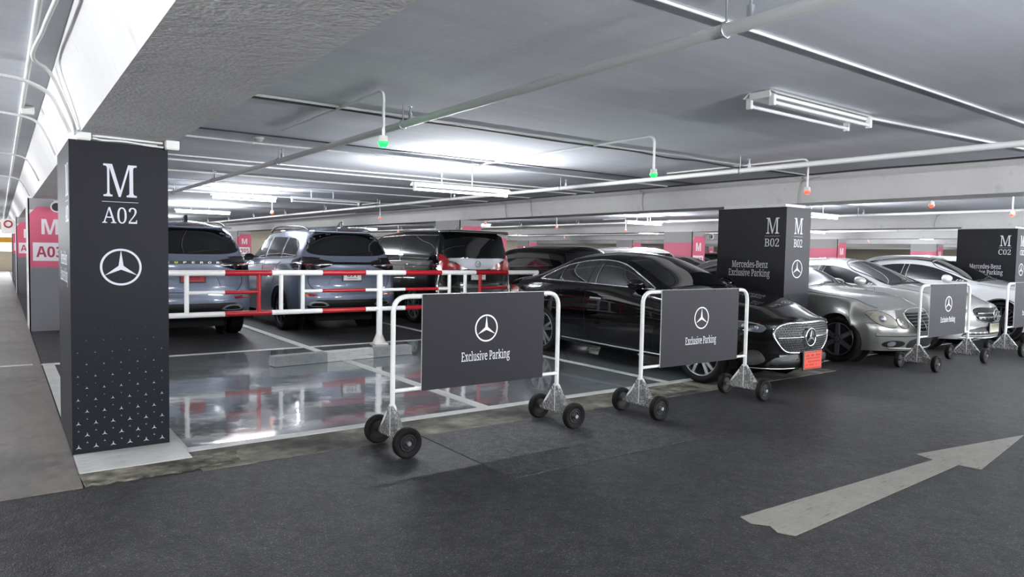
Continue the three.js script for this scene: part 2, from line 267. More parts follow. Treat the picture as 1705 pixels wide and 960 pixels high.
/* ------------------------------------------------------------------ lamps */
const glow = new THREE.MeshStandardMaterial({ color: 0xffffff, emissive: new THREE.Color(1, 1, 1), emissiveIntensity: 4 });
const offTube = std(0xe8ebee, 0.25);
function areaLight(x, y, z, w, h, dir, I) {
  const l = new THREE.RectAreaLight(new THREE.Color(0.94, 0.96, 1.0), I, w, h); l.position.set(x, y, z); l.lookAt(x + dir[0], y + dir[1], z + dir[2]); scene.add(l); return l;
}
function batten(x, y, z, { along = 'x', len = 1.38, tubes = 1, lit = true, hang = 0, power = 1, light = true, label, group }) {
  const t = thing('tube_light', label, 'lamp', [x, y, z], along === 'x' ? 0 : Math.PI / 2, group); const h = len / 2;
  const w = tubes > 1 ? 0.11 : 0.04;
  part('housing', rbox(-h, h, 0.012, 0.06, -w * 0.75, w * 0.75, 0.008), M.white, t);
  for (const s of [-1, 1]) { const g = new THREE.BoxGeometry(len, 0.003, 0.06); g.rotateX(s * 0.55); g.translate(0, 0.045, s * (w * 0.75 + 0.02)); part('reflector', g, M.white, t); }
  for (const s of [-1, 1]) for (const d of tubes > 1 ? [-w * 0.8, w * 0.8] : [0]) part('lamp_holder', rbox(s * (h - 0.02) - 0.014, s * (h - 0.02) + 0.014, -0.045, 0.03, d - 0.022, d + 0.022, 0.008), M.white, t);
  for (const d of tubes > 1 ? [-w * 0.8, w * 0.8] : [0]) { const g = new THREE.CylinderGeometry(0.014, 0.014, len - 0.06, 12); g.rotateZ(Math.PI / 2); g.translate(0, -0.022, d); part('fluorescent_tube', g, lit ? glow : offTube, t); }
  if (hang) for (const s of [-0.3, 0.14]) part('hanger', rod([s * 1.0, 0.06, 0], [s, CEIL - y, 0], 0.009, 6), M.whitePipe, t);
  if (lit && light) for (const s of [-1, 1]) { const d = along === 'x' ? [0, 0.6, s] : [s, 0.6, 0]; areaLight(x + d[0] * 0.055, y - 0.035, z + d[2] * 0.055, len - 0.1, 0.045, d, TUBE_NITS * power); }
  return t;
}
const place = (x, z) => { const L = 'ABCDEFGH', i = clamp(Math.floor((x - 0.386) / 8.483), 0, 6); let r = 0; while (r < CZ.length && z < CZ[r]) r++; return `between column lines ${L[i]} and ${L[i + 1]} ${r ? (r === 1 && z < -10 ? 'just before the second' : 'past the ' + ['first', 'second', 'third', 'fourth'][r - 1]) + ' column row' : 'over the drive'}`; };
const GL = 'distant lit tube lights under the slab';
batten(4.65, 2.235, -7.42, { hang: 1, label: 'lit hanging tube light above empty bay' });
batten(4.77, 2.53, -2.86, { lit: false, tubes: 2, len: 1.3, label: 'unlit twin tube light fixed to ceiling over drive' });
batten(3.8, 2.42, -13.9, { len: 1.2, hang: 1, label: 'lit tube light above the grey cars' });
batten(5.15, 2.40, -13.2, { lit: false, hang: 1, label: 'hanging tube light with dark tube above grey cars' });
batten(13.3, 2.33, -7.75, { hang: 1, label: 'lit hanging tube light above silver cars' });
batten(14.4, 2.36, -13.5, { hang: 1, label: 'lit hanging tube light before painted column C03' });
batten(21.8, 2.33, -7.75, { hang: 1, label: 'lit hanging tube light beyond column C02' });
for (const [x, z] of [[30.3, -7.7], [22.9, -13.5], [31.4, -13.5], [39.9, -13.5], [4.4, -20], [13, -20], [21.5, -20], [30, -20], [38.5, -20], [4.4, -29], [13, -29], [21.5, -29], [30, -29], [38.5, -29], [47.5, -13.5], [55, -8], [47.5, -20], [54, -15], [47, -29], [13, -38], [21.5, -38], [30, -38], [4.4, -38]]) batten(x, 2.4, z, { hang: 1, power: 1.6, label: `distant tube light hanging ${place(x, z)}`, group: GL });  // those near the right wall are added to brighten that wall
// unseen lamps beside and behind the viewer, added low to brighten beam and ceiling
for (const z of [-1.5, -6.5, -11.5, -17, -24, -31, -39]) batten(-2.6, 2.0, z, { along: 'z', hang: 1, power: 1.35, label: `unseen tube light over the walkway ${z > -5 ? 'before column A02' : z > -10 ? 'beside column A02' : z > -14 ? 'before column A03' : z > -20 ? 'past column A03' : z > -28 ? 'beside column A04' : z > -35 ? 'before column A05' : 'past column A05'}`, group: 'unseen walkway tube lights' });
for (const z0 of [1]) for (const x of [-3, 2.5, 8.5, 14.5, 21, 28]) batten(x, 2.0, 1.6, { hang: 1, power: 2.6, label: `added tube light over the ${z0 ? 'near side' : 'far side'} of drive ${x < 0 ? 'before column line A' : place(x, 1).replace(' over the drive', '') + (x - 0.386 - 8.483 * Math.floor((x - 0.386) / 8.483) > 4.2 ? ' again' : '')}`, group: 'added unseen drive tube lights' });
for (const z0 of [0]) for (const x of [11.6, 19.5]) batten(x, 2.25, -2.86, { hang: 1, power: 1.4, label: `added tube light over the ${z0 ? 'near side' : 'far side'} of drive ${x < 0 ? 'before column line A' : place(x, 1).replace(' over the drive', '') + (x - 0.386 - 8.483 * Math.floor((x - 0.386) / 8.483) > 4.2 ? ' again' : '')}`, group: 'added unseen drive tube lights' });

/* ------------------------------------------------------------------ rail, wheel stop, sign trolleys */
{
  const t = thing('guard_rail', 'red and white tubular guard rail behind empty bays', 'rail', [0, 0, -10.06]);
  const seg = (y, r, cuts, first) => cuts.slice(0, -1).forEach((a, i) => { const red = (i + first) % 2; part('rail_tube', rod([a, y, 0], [cuts[i + 1], y, 0], r, 14), red ? M.red : M.white, t, red ? 'red tube' : 'white tube'); });
  const cuts = [1.2, 2.482, 3.12, 3.864, 4.556, 5.24, 5.909, 6.588, 7.264, 7.95];
  seg(1.128, 0.04, cuts, 0); seg(0.562, 0.036, cuts, 0);
  seg(0.86, 0.025, [2.0, 2.482, 2.943], 0); seg(0.86, 0.025, [3.573, 3.864, 4.556, 5.24, 5.85], 0); seg(0.86, 0.025, [5.85, 6.07], 0); seg(0.86, 0.025, [6.688, 7.264, 7.9], 1);
  for (const [x, red] of [[2.0, 0], [2.943, 1], [3.256, 0], [3.573, 0], [6.07, 0], [6.381, 0], [6.688, 1]]) part('upright', rod([x, 0.562, 0], [x, 1.128, 0], 0.03, 12), red ? M.red : M.white, t, red ? 'red upright' : 'white upright');
  for (const x of [1.5, 4.8, 7.9]) { const p = part('post', [rod([x, 0.02, 0], [x, 1.12, 0], 0.047, 14)], M.white, t); const g = new THREE.CylinderGeometry(0.05, 0.12, 0.16, 4); g.rotateY(Math.PI / 4); g.translate(x, 0.09, 0); part('post_foot', [g, box(x - 0.11, x + 0.11, 0.009, 0.022, -0.11, 0.11)], M.offwhite, p); }
}
{
  const t = thing('wheel_stop', 'concrete wheel stop with white painted middle in empty bay', 'wheel stop', [3.72, 0.0095, -8.83], 0.09);
  const s = new THREE.Shape([[-0.085, 0], [0.085, 0], [0.07, 0.115], [-0.07, 0.115]].map(a => new THREE.Vector2(...a)));
  const seg = (a, b, m, n, l) => { const g = new THREE.ExtrudeGeometry(s, { depth: b - a, bevelEnabled: true, bevelSize: 0.006, bevelThickness: 0.006, bevelSegments: 2 }); g.translate(0, 0.006, a); g.rotateY(Math.PI / 2); part(n, worldUV(g), m, t, l); };
  const cm = std(0xb4b8bd, 0.75, 0, { map: rep(paintT, 0.8), bumpMap: rep(plasterB, 0.4), bumpScale: 0.006 });
  seg(-1.0, -0.3, cm, 'bar_end', 'grey concrete end'); seg(-0.3, 0.38, M.linePaint, 'bar_middle', 'white painted middle'); seg(0.38, 1.0, cm, 'bar_end', 'grey concrete end');
}
const signTex = canvasTex(1024, 640, (g, w, h) => {
  g.fillStyle = '#242329'; g.fillRect(0, 0, w, h); const k = w / 1.17; g.fillStyle = '#f2f2f4';
  drawStar(g, w / 2, h * 0.385, 0.11 * k, '#f2f2f4'); fitText(g, 'Exclusive Parking', w / 2, h * 0.735, 0.47 * k, 0.1 * k);
});
const signMat = phys(0xffffff, { map: signTex, roughness: 0.55, specularIntensity: 0.6 }), signEdge = std(0xd8d8d8, 0.5);
function tyreGeo(r, w, inner = 0.62) {
  const p = [[inner * r, -w * 0.32], [r * 0.82, -w * 0.5], [r * 0.95, -w * 0.46], [r, -w * 0.3], [r, w * 0.3], [r * 0.95, w * 0.46], [r * 0.82, w * 0.5], [inner * r, w * 0.32]].map(a => new THREE.Vector2(...a));
  return new THREE.LatheGeometry(p, 36);
}
function makeTrolley(label) {
  const t = thing('sign_trolley', label, 'barrier', [0, 0, 0], 0, 'wheeled sign barriers along the bays'); const hs = 0.79, top = 1.14;
  part('frame', bent([[-hs, 0.2, 0], [-hs, top, 0], [hs, top, 0], [hs, 0.2, 0]], 0.019, 0.12, 10), M.wrap, t, 'bent tube frame wrapped in clear plastic');
  const lower = part('crossbar', [rod([-hs, 0.44, 0], [hs, 0.44, 0], 0.015, 8)], M.wrap, t); void lower;
  for (const s of [-1, 1]) {
    const sh = new THREE.Shape([[-0.19, 0.1], [0.19, 0.1], [0.19, 0.125], [0.03, 0.33], [-0.03, 0.33], [-0.19, 0.125]].map(a => new THREE.Vector2(...a)));
    const g = new THREE.ExtrudeGeometry(sh, { depth: 0.022, bevelEnabled: true, bevelSize: 0.006, bevelThickness: 0.008, bevelSegments: 1 }); g.translate(0, 0, -0.011); g.rotateY(Math.PI / 2); g.translate(s * hs, 0, 0);
    const rim = [tube([[s * hs, 0.34, 0.02], [s * hs + 0.012, 0.22, 0.1], [s * hs, 0.11, 0.2]], 0.013), tube([[s * hs, 0.34, -0.02], [s * hs - 0.012, 0.22, -0.1], [s * hs, 0.11, -0.2]], 0.013), rod([s * hs, 0.11, 0], [s * hs, 0.34, 0], 0.021, 8)];
    const foot = part('foot', [worldUV(g)], M.crumple, t, 'triangular foot wrapped in crumpled plastic');
    part('foot_edge', rim[0], M.wrap, foot); part('foot_edge', rim[1], M.wrap, foot); part('foot_rib', rim[2], M.wrap, foot); part('axle', rod([s * hs, 0.11, -0.27], [s * hs, 0.11, 0.27], 0.011, 8), M.steel, foot);
    for (const k of [-1, 1]) {
      const w = tyreGeo(0.11, 0.058, 0.6); w.rotateX(Math.PI / 2); w.translate(s * hs, 0.11, k * 0.236); const tyre = part('wheel', w, M.rubber, t, 'black rubber wheel');
      const hub = [new THREE.CylinderGeometry(0.07, 0.07, 0.03, 28), new THREE.TorusGeometry(0.058, 0.006, 6, 28).rotateX(Math.PI / 2).translate(0, 0.015, 0), new THREE.TorusGeometry(0.036, 0.005, 6, 24).rotateX(Math.PI / 2).translate(0, 0.016, 0)].map(q => { q.rotateX(k > 0 ? Math.PI / 2 : -Math.PI / 2); q.translate(s * hs, 0.11, k * 0.236); return q; });
      part('hub', hub, M.blackPl, tyre); const nut = new THREE.CylinderGeometry(0.016, 0.019, 0.03, 10); nut.rotateX(Math.PI / 2); nut.translate(s * hs, 0.11, k * 0.262); part('axle_nut', nut, M.steel, tyre, 'silver axle nut');
    }
  }
  const b = part('sign_board', new THREE.BoxGeometry(1.17, 0.73, 0.008), [signEdge, signEdge, signEdge, signEdge, signMat, signEdge], t, 'black board reading Exclusive Parking under a star emblem'); b.position.set(0.02, 0.79, 0.026);
  for (const x of [-0.55, -0.18, 0.2, 0.57]) { const s1 = new THREE.CylinderGeometry(0.008, 0.008, 0.006, 10); s1.rotateX(Math.PI / 2); s1.translate(x, 0.352, 0.006); part('screw', s1, M.blackPl, b); }
  return t;
}
const trolley0 = makeTrolley('wheeled black sign barrier before the empty epoxy bay'); trolley0.position.set(3.118, 0, -4.645);
dup(trolley0, [5.556, 0, -4.462], 0, 'wheeled black sign barrier beside the black sedan front wheel');
dup(trolley0, [10.815, 0, -4.34], 0, 'wheeled black sign barrier before the silver sedan grille');
dup(trolley0, [13.7, 0, -4.29], 0, 'wheeled black sign barrier before the white car');

/* ------------------------------------------------------------------ pipes, cables and detectors under the slab */
function sprinklerPipe(x, y, z0, z1, zs, label) {
  const t = thing('sprinkler_pipe', label, 'pipe'); part('pipe', rod([x, y, z0], [x, y, z1], 0.028, 12), M.whitePipe, t);
  for (const z of zs) { const h = part('sprinkler_head', [rod([x, y, z], [x, y + 0.07, z], 0.017, 8), rod([x, y + 0.06, z], [x, y + 0.11, z], 0.007, 6), new THREE.CylinderGeometry(0.02, 0.02, 0.006, 10).translate(x, y + 0.115, z)], M.steel, t); void h; part('hanger_rod', [rod([x, y, z - 0.12], [x, CEIL, z - 0.12], 0.005, 6), new THREE.TorusGeometry(0.032, 0.005, 6, 14).translate(x, y, z - 0.12)], M.steel, t); }
}
const every = (a, b, s) => { const o = []; for (let z = a; z > b; z -= s) o.push(z); return o; };
sprinklerPipe(2.5, 2.44, 3, -40, every(-1.79, -40, 2.95), 'white sprinkler pipe crossing the slab above empty bays');
sprinklerPipe(6.68, 2.44, 3, -40, every(-4.73, -40, 3.1), 'white sprinkler pipe running beside the beam of column B02');
sprinklerPipe(15.2, 2.44, 3, -40, every(-4.73, -40, 3.1), 'white sprinkler pipe beside the beam of column C02');
sprinklerPipe(23.7, 2.44, 3, -40, every(-4.73, -40, 3.1), 'white sprinkler pipe beside the beam of column D03');
const domeOff = std(0xcfcabb, 0.4);
const lampMat = (c, i) => new THREE.MeshStandardMaterial({ color: c, emissive: c, emissiveIntensity: i, roughness: 0.4 });
const greenM = lampMat(new THREE.Color(0.02, 0.7, 0.12), 0.4), redM = lampMat(new THREE.Color(1.0, 0.1, 0.06), 0.4);
function bayLamp(x, y, z, zFrom, green, label, group, small) {
  const t = thing('bay_signal_lamp', label, 'signal lamp', [x, 0, z], 0, group);
  part('conduit', bent([[0, CEIL - 0.02, zFrom - z], [0, CEIL - 0.02, 0], [0, y + 0.05, 0]], 0.011, 0.07, 8), M.whitePipe, t);
  part('cap', new THREE.CylinderGeometry(0.03, 0.034, 0.045, 16).translate(0, y + 0.035, 0), M.offwhite, t);
  const d = new THREE.SphereGeometry(0.036, 16, 10, 0, Math.PI * 2, Math.PI / 2, Math.PI / 2); d.scale(1, 0.95, 1); part('lens', [d.translate(0, y + 0.012, 0), new THREE.CylinderGeometry(0.037, 0.037, 0.014, 18).translate(0, y + 0.012, 0)], green ? greenM : redM, t, green ? 'glowing green lens' : 'glowing red lens');
  if (!small) { const p = new THREE.PointLight(green ? 0x33ff77 : 0xff4433, 0.015, 4); p.position.set(x, y - 0.04, z); p.castShadow = true; scene.add(p); }
}
bayLamp(2.15, 2.21, -4.47, -6.6, true, 'green glowing bay lamp hanging above first empty bay');
bayLamp(4.88, 2.215, -4.48, -7.4, true, 'green glowing bay lamp hanging above second empty bay');
bayLamp(7.24, 2.21, -4.37, -6.4, false, 'red glowing bay lamp hanging above the black sedan');
bayLamp(10.1, 2.21, -4.29, -6.4, false, 'red glowing bay lamp hanging above the silver sedan', 0); bayLamp(12.71, 2.21, -4.22, -6.4, false, 'red glowing bay lamp hanging above second silver car');
bayLamp(4.63, 2.21, -14.9, -16, false, 'red bay lamp above the grey cars', 0, 1); bayLamp(7.15, 2.21, -15, -16, false, 'red bay lamp above the black van', 0, 1);
for (const [x, z] of [[1.9, -14.9], [10.03, -14.9], [12.74, -15.3], [15.4, -15.2], [18.5, -15.2], [21.2, -15.2], [23.9, -15.2], [27, -15.2], [30, -15.2], [18.5, -4.25], [21.2, -4.25], [23.9, -4.25], [27, -4.25], [10, -25], [12.7, -25], [15.4, -25], [18.6, -25], [21.3, -25], [27, -25], [30, -25], [33, -25]]) bayLamp(x, 2.21, z, z - 1, false, `small red bay lamp over the ${['first', 'second', 'third'][clamp(Math.floor((x - 0.386 - 8.483 * Math.floor((x - 0.386) / 8.483)) / 2.83), 0, 2)]} bay past column line ${'ABCDE'[Math.floor((x - 0.386) / 8.483)]}, ${z > -5 ? 'first' : z > -16 ? 'second' : 'third'} row`, 'distant red bay lamps', 1);

function cableRun(name, label, pts, r, mat) { single(name, tube(pts, r, pts.length * 10, 7), mat, label, name === 'cable' ? 'cable' : 'conduit'); }
const sag = (x0, x1, z, y, n = 8, a = 0.012) => { const o = []; for (let i = 0; i <= n; i++) o.push([lerp(x0, x1, i / n), y - a * hash2(i, Math.round(z * 50) & 255, 7), z - 0.02 * hash2(i, 9, Math.round(x0 * 10) & 255)]); return o; };
const cableM = std(0x3a3a3c, 0.6);
cableRun('cable', 'thin dark cable clipped under slab over the bays', sag(1.15, 8.7, -5.3, 2.585, 14, 0.02), 0.009, cableM);
cableRun('conduit', 'white conduit beside the dark slab cable', sag(1.15, 8.7, -5.22, 2.585, 6, 0.002), 0.012, M.greyBox);
for (const [z, r, nm] of [[-7.05, 0.008, 'dark cable crossing the slab before the hanging tube light'], [-7.6, 0.011, 'white conduit crossing the slab just past the hanging tube light'], [-9.3, 0.01, 'white conduit crossing the slab before the rail'], [-9.8, 0.012, 'white conduit crossing the slab above the rail'], [-11.2, 0.012, 'white conduit crossing the slab above grey car tailgates'], [-12.7, 0.012, 'white conduit crossing the slab above grey car roofs'], [-15.2, 0.012, 'white conduit crossing the slab past column A03']]) cableRun('conduit', nm, sag(1.15, 8.7, z, 2.588, 8, 0.006), r, z === -7.05 ? cableM : M.whitePipe);
cableRun('conduit', 'white conduit on slab above the drive', sag(1.2, 8.7, -2.13, 2.592, 4, 0.002), 0.008, M.whitePipe);
cableRun('conduit', 'white conduit feeding unlit twin tube light', [[5.44, 2.588, -2.84], [6.4, 2.588, -2.76], [7.5, 2.588, -2.67], [8.5, 2.588, -2.585]], 0.011, M.whitePipe);
cableRun('conduit', 'white conduit running along the slab beside walkway beam', [[0.16, 2.583, 1], [0.16, 2.583, -6], [0.16, 2.583, -15], [0.16, 2.583, -40]], 0.016, M.whitePipe);
cableRun('cable', 'white cable hanging slack along the walkway beam', [[0.2, 2.55, 0.5], [0.2, 2.55, -2.6], [0.22, 2.54, -3.4], [0.19, 2.54, -4.2], [0.18, 2.545, -5.0], [0.255, 2.53, -5.15], [0.335, 2.4, -5.3], [0.41, 2.26, -5.5], [0.42, 2.225, -5.6]], 0.011, M.whitePipe);
cableRun('cable', 'white cable crossing the walkway slab to column A02', [[-0.6, 2.52, -5.4], [0.0, 2.515, -5.4], [0.15, 2.5, -5.42], [0.27, 2.45, -5.48], [0.34, 2.33, -5.53], [0.39, 2.235, -5.6]], 0.013, M.whitePipe);
cableRun('cable', 'upper white cable strapped across head of column A02', [[0.525, 2.229, -5.64], [0.6, 2.229, -5.64], [0.75, 2.227, -5.64], [0.9, 2.224, -5.64], [0.965, 2.223, -5.64]], 0.009, M.whitePipe);
cableRun('cable', 'lower white cable sagging across head of column A02', [[0.525, 2.21, -5.61], [0.58, 2.202, -5.61], [0.72, 2.206, -5.61], [0.86, 2.194, -5.61], [0.965, 2.19, -5.61]], 0.007, M.whitePipe);
function clipBox(x, y, z, label) { const t = thing('junction_box', label, 'junction box', [x, y, z]); part('body', rbox(-0.045, 0.045, -0.03, 0.03, -0.035, 0.035, 0.006), M.white, t); part('cover', rbox(-0.04, 0.04, -0.036, -0.028, -0.03, 0.03, 0.003), M.offwhite, t); }
clipBox(0.47, 2.225, -5.62, 'white junction box at left head of column A02'); clipBox(1.02, 2.21, -5.6, 'white junction box at right head of column A02'); clipBox(0.2, 2.565, -7.0, 'white junction box on slab beside walkway beam');
for (const [z, nm] of [[-7.1, 'just past column A02'], [-10.3, 'midway to column A03'], [-13.8, 'at column A03']]) cableRun('cable', `white cable curving down the walkway beam ${nm}`, [[-0.8, 2.545, z + 0.05], [0.05, 2.54, z], [0.25, 2.51, z - 0.05], [0.34, 2.4, z - 0.2], [0.405, 2.27, z - 0.35]], 0.011, M.whitePipe);
for (const [x, z, nm] of [[8.87, -5.5, 'at column B02'], [8.87, -8.4, 'behind column B02'], [8.87, -11.5, 'midway to column B03'], [8.87, -12.4, 'near column B03'], [17.35, -5.3, 'at column C02'], [17.35, -7.3, 'behind column C02'], [17.35, -12.0, 'near column C03']]) { cableRun('cable', `thin grey cable dropping down the beam face ${nm}`, [[x - 0.3, 2.54, z + 0.25], [x - 0.16, 2.54, z + 0.2], [x - 0.075, 2.5, z + 0.1], [x - 0.01, 2.36, z + 0.03], [x + 0.04, 2.245, z]], 0.01, M.greyBox); }
for (const [x, a, b] of [[8.62, -1, -20], [17.1, -1, -20]]) cableRun('cable', `dark slack cable along the top of beam over column ${x < 10 ? 'B02' : 'C02'}`, every(a, b, 1.1).map((z, i) => [x - 0.02 * (i % 2), 2.585 - 0.012 * hash2(i, 4, 4), z]), 0.01, cableM);
{ const t = thing('smoke_detector', 'round white detector on slab before the green bay lamp', 'detector', [2.13, CEIL, -7.3]); part('base', new THREE.CylinderGeometry(0.055, 0.055, 0.02, 20).translate(0, -0.012, 0), M.offwhite, t); part('head', new THREE.CylinderGeometry(0.045, 0.03, 0.03, 20).translate(0, -0.037, 0), M.greyBox, t); }
function hornSpeaker(x, y, z, label) {
  const t = thing('horn_speaker', label, 'speaker', [x, y, z]); const p = [[0.03, 0], [0.035, 0.06], [0.05, 0.1], [0.085, 0.14], [0.09, 0.15], [0.078, 0.145], [0.04, 0.09]].map(a => new THREE.Vector2(...a)); const g = new THREE.LatheGeometry(p, 24); g.rotateX(Math.PI / 2);
  part('horn', g, M.white, t); part('throat', new THREE.CylinderGeometry(0.072, 0.03, 0.08, 20).rotateX(Math.PI / 2).translate(0, 0, 0.09), M.blackPl, t); part('bracket', [rod([0, 0, 0.02], [0, 0.12, 0.0], 0.01, 6), box(-0.04, 0.04, 0.1, 0.112, -0.03, 0.05)], M.steel, t);
}
hornSpeaker(0.78, 2.1, -14.18, 'white horn speaker on painted column A03'); hornSpeaker(17.35 + 0.7, 2.1, -14.2, 'white horn speaker on painted column C03');
{ const t = thing('hanging_sign', 'small white hanging sign with red ring past column A04', 'sign', [0.2, 0, -24.5]); part('plate', box(-0.16, 0.16, 1.75, 2.15, -0.01, 0.01), M.white, t); part('ring', new THREE.TorusGeometry(0.09, 0.02, 8, 24).translate(0, 2.02, 0.012), M.red, t, 'red ring'); part('rod', [rod([-0.1, 2.15, 0], [-0.1, CEIL, 0], 0.006, 6), rod([0.1, 2.15, 0], [0.1, CEIL, 0], 0.006, 6)], M.steel, t); }
single('height_bar', worldUV(box(-5, 2.2, 1.5, 1.78, -43.0, -42.8)), std(0xd89a1e, 0.5), 'yellow height bar across the far end of walkway', 'barrier');

/* ------------------------------------------------------------------ car builder */
const key = (tab, z) => {                                           // smooth key table along the car, tab sorted by falling z
  if (z >= tab[0][0]) return tab[0][1]; const n = tab.length; if (z <= tab[n - 1][0]) return tab[n - 1][1];
  let i = 0; while (tab[i + 1][0] > z) i++;
  const [z0, a] = tab[i], [z1, b] = tab[i + 1], t = (z0 - z) / (z0 - z1);
  const d = (k) => { if (k <= 0 || k >= n - 1) return 0; const s0 = (tab[k][1] - tab[k - 1][1]) / (tab[k - 1][0] - tab[k][0]), s1 = (tab[k + 1][1] - tab[k][1]) / (tab[k][0] - tab[k + 1][0]); return s0 * s1 <= 0 ? 0 : 2 * s0 * s1 / (s0 + s1); };
  let m0 = d(i), m1 = d(i + 1); if (i === 0) m0 = (b - a) / (z0 - z1); if (i === n - 2) m1 = (b - a) / (z0 - z1); const h = z0 - z1;
  return (2 * t ** 3 - 3 * t * t + 1) * a + (t ** 3 - 2 * t * t + t) * h * m0 + (-2 * t ** 3 + 3 * t * t) * b + (t ** 3 - t * t) * h * m1;
};
function clipHalf(p, f) { const o = []; for (let i = 0; i < p.length; i++) { const a = p[i], b = p[(i + 1) % p.length], fa = f(a), fb = f(b); if (fa >= 0) o.push(a); if ((fa > 0 && fb < 0) || (fa < 0 && fb > 0)) { const t = fa / (fa - fb); o.push([lerp(a[0], b[0], t), lerp(a[1], b[1], t)]); } } return o; }
const smoothLoop = (pts, n = 6) => { const c = new THREE.CatmullRomCurve3(pts.map(p => V3(p[0], p[1], 0)), true, 'centripetal'); return c.getPoints(pts.length * n).slice(0, -1).map(p => [p.x, p.y]); };
const smoothLine = (pts, n = 8) => { const c = new THREE.CatmullRomCurve3(pts.map(p => V3(p[0], p[1], 0)), false, 'centripetal'); return c.getPoints(pts.length * n).map(p => [p.x, p.y]); };
const oval = (cx, cy, rx, ry, rot = 0, n = 28) => { const o = []; for (let i = 0; i < n; i++) { const a = i / n * Math.PI * 2, x = rx * Math.cos(a), y = ry * Math.sin(a); o.push([cx + x * Math.cos(rot) - y * Math.sin(rot), cy + x * Math.sin(rot) + y * Math.cos(rot)]); } return o; };
const rect = (x0, x1, y0, y1) => [[x0, y0], [x1, y0], [x1, y1], [x0, y1]];

class Car {
  constructor(S) {
    this.S = S; const h = S.L / 2, zs = new Set(); for (let z = -h; z <= h + 1e-6; z += S.L / 74) zs.add(+z.toFixed(4));
    for (const zc of [S.fz, S.rz]) { for (let k = -12; k <= 12; k++) zs.add(+(zc + S.ar * Math.sin(k / 12 * Math.PI / 2)).toFixed(4)); zs.add(+(zc + S.ar + 0.003).toFixed(4)); zs.add(+(zc - S.ar - 0.003).toFixed(4)); }
    for (const z of S.extra || []) zs.add(z);
    let Z = [...zs].filter(z => z >= -h && z <= h).sort((a, b) => b - a); Z = Z.filter((z, i) => !i || Z[i - 1] - z > 0.0015);
    const rings = Z.map(z => this.ring(z)), J = rings[0].length, pos = [], idx = [], id = (i, j) => i * (2 * J - 1) + j;
    rings.forEach((R, i) => { for (let j = 0; j < 2 * J - 1; j++) { const [x, y] = R[j < J ? j : 2 * J - 2 - j]; pos.push(...this.bend((j < J ? -1 : 1) * x, y, Z[i])); } });
    for (let i = 0; i < Z.length - 1; i++) for (let j = 0; j < 2 * J - 2; j++) { const a = id(i, j), b = id(i, j + 1), c = id(i + 1, j + 1), d = id(i + 1, j); idx.push(a, b, d, b, c, d); }
    for (const [i, flip] of [[0, 1], [Z.length - 1, 0]]) {           // ends
      const R = rings[i], Mx = 18, base = pos.length / 3; for (let j = 0; j < J; j++) for (let m = 0; m <= Mx; m++) pos.push(...this.bend(lerp(-R[j][0], R[j][0], m / Mx), R[j][1], Z[i]));
      for (let j = 0; j < J - 1; j++) for (let m = 0; m < Mx; m++) { const a = base + j * (Mx + 1) + m, b = a + 1, c = b + Mx + 1, d = a + Mx + 1; if (flip) idx.push(a, b, d, b, c, d); else idx.push(a, d, b, b, d, c); }
    }
    let g = new THREE.BufferGeometry(); g.setAttribute('position', new THREE.Float32BufferAttribute(pos, 3)); g.setIndex(idx); g = mergeVertices(g, 1e-4);
    this.raw = g.clone(); this.bvh = new MeshBVH(this.raw); g.computeVertexNormals(); this.geo = toCreasedNormals(g, 1.0); this.geo.setAttribute('uv', new THREE.Float32BufferAttribute(new Float32Array(this.geo.attributes.position.count * 2), 2));
  }
  ring(z) {
    const S = this.S, hw = key(S.hw, z), sh = key(S.sh, z), ysh = key(S.ysh, z), yr = key(S.yr, z), wr = key(S.wr, z), yc = key(S.yc, z), sill = key(S.sill, z), mid = S.mid || 0.58, ws = hw - (S.tuck || 0.06);
    let yb = sill; for (const zc of [S.fz, S.rz]) if (Math.abs(z - zc) <= S.ar) yb = Math.max(yb, S.wr0 + Math.sqrt(Math.max(0, S.ar ** 2 - (z - zc) ** 2)));
    yb = Math.min(yb, ysh - 0.05);
    const xs = y => y < mid ? hw - (hw - ws) * ((mid - y) / (mid - 0.2)) ** 2 : hw - (hw - sh) * (clamp((y - mid) / (ysh - mid), 0, 1)) ** 2.2;
    const R = [[xs(yb) * 0.45, yb], [xs(yb) - 0.025, yb]]; for (let k = 0; k <= 9; k++) { const y = lerp(yb, ysh, k / 9); R.push([xs(y), y]); }
    const bx = sh - 0.03, by = ysh + 0.012; R.push([bx, by]);
    const bulge = S.bulge ?? 0.035; for (let k = 1; k <= 6; k++) { const t = k / 6; R.push([lerp(bx, wr, t) + bulge * Math.sin(t * Math.PI) * clamp((yr - by) / 0.3, 0, 1), lerp(by, Math.max(yr, by - 0.02), t)]); }
    const yr2 = Math.max(yr, by - 0.02); for (let k = 1; k <= 7; k++) { const x = wr * (1 - k / 7); R.push([x, lerp(yr2, Math.max(yc, yr2), 1 - (x / wr) ** 2.4)]); }
    return R;
  }
  bend(x, y, z) {
    const S = this.S, h = S.L / 2, u = Math.abs(z) / h, e = z > 0 ? S.front : S.rear; const g = sstep(e.from ?? 0.62, 1, u) ** 1.5; const hw = key(S.hw, 0);
    const D = e.plan * Math.pow(Math.min(1, Math.abs(x) / hw), e.pow ?? 3) + key(e.prof, y); return [x, y, z - Math.sign(z) * g * D];
  }
  hit(view, a, b) {
    let o, d; if (view === 'front') { o = V3(a, b, 8); d = V3(0, 0, -1); } else if (view === 'rear') { o = V3(a, b, -8); d = V3(0, 0, 1); } else if (view === 'top') { o = V3(a, 6, b); d = V3(0, -1, 0); } else { const s = view === 'right' ? 1 : -1; o = V3(s * 5, b, a); d = V3(-s, 0, 0); }
    const r = this.bvh.raycastFirst(new THREE.Ray(o, d), THREE.DoubleSide); return r ? { p: r.point.clone(), d } : null;
  }
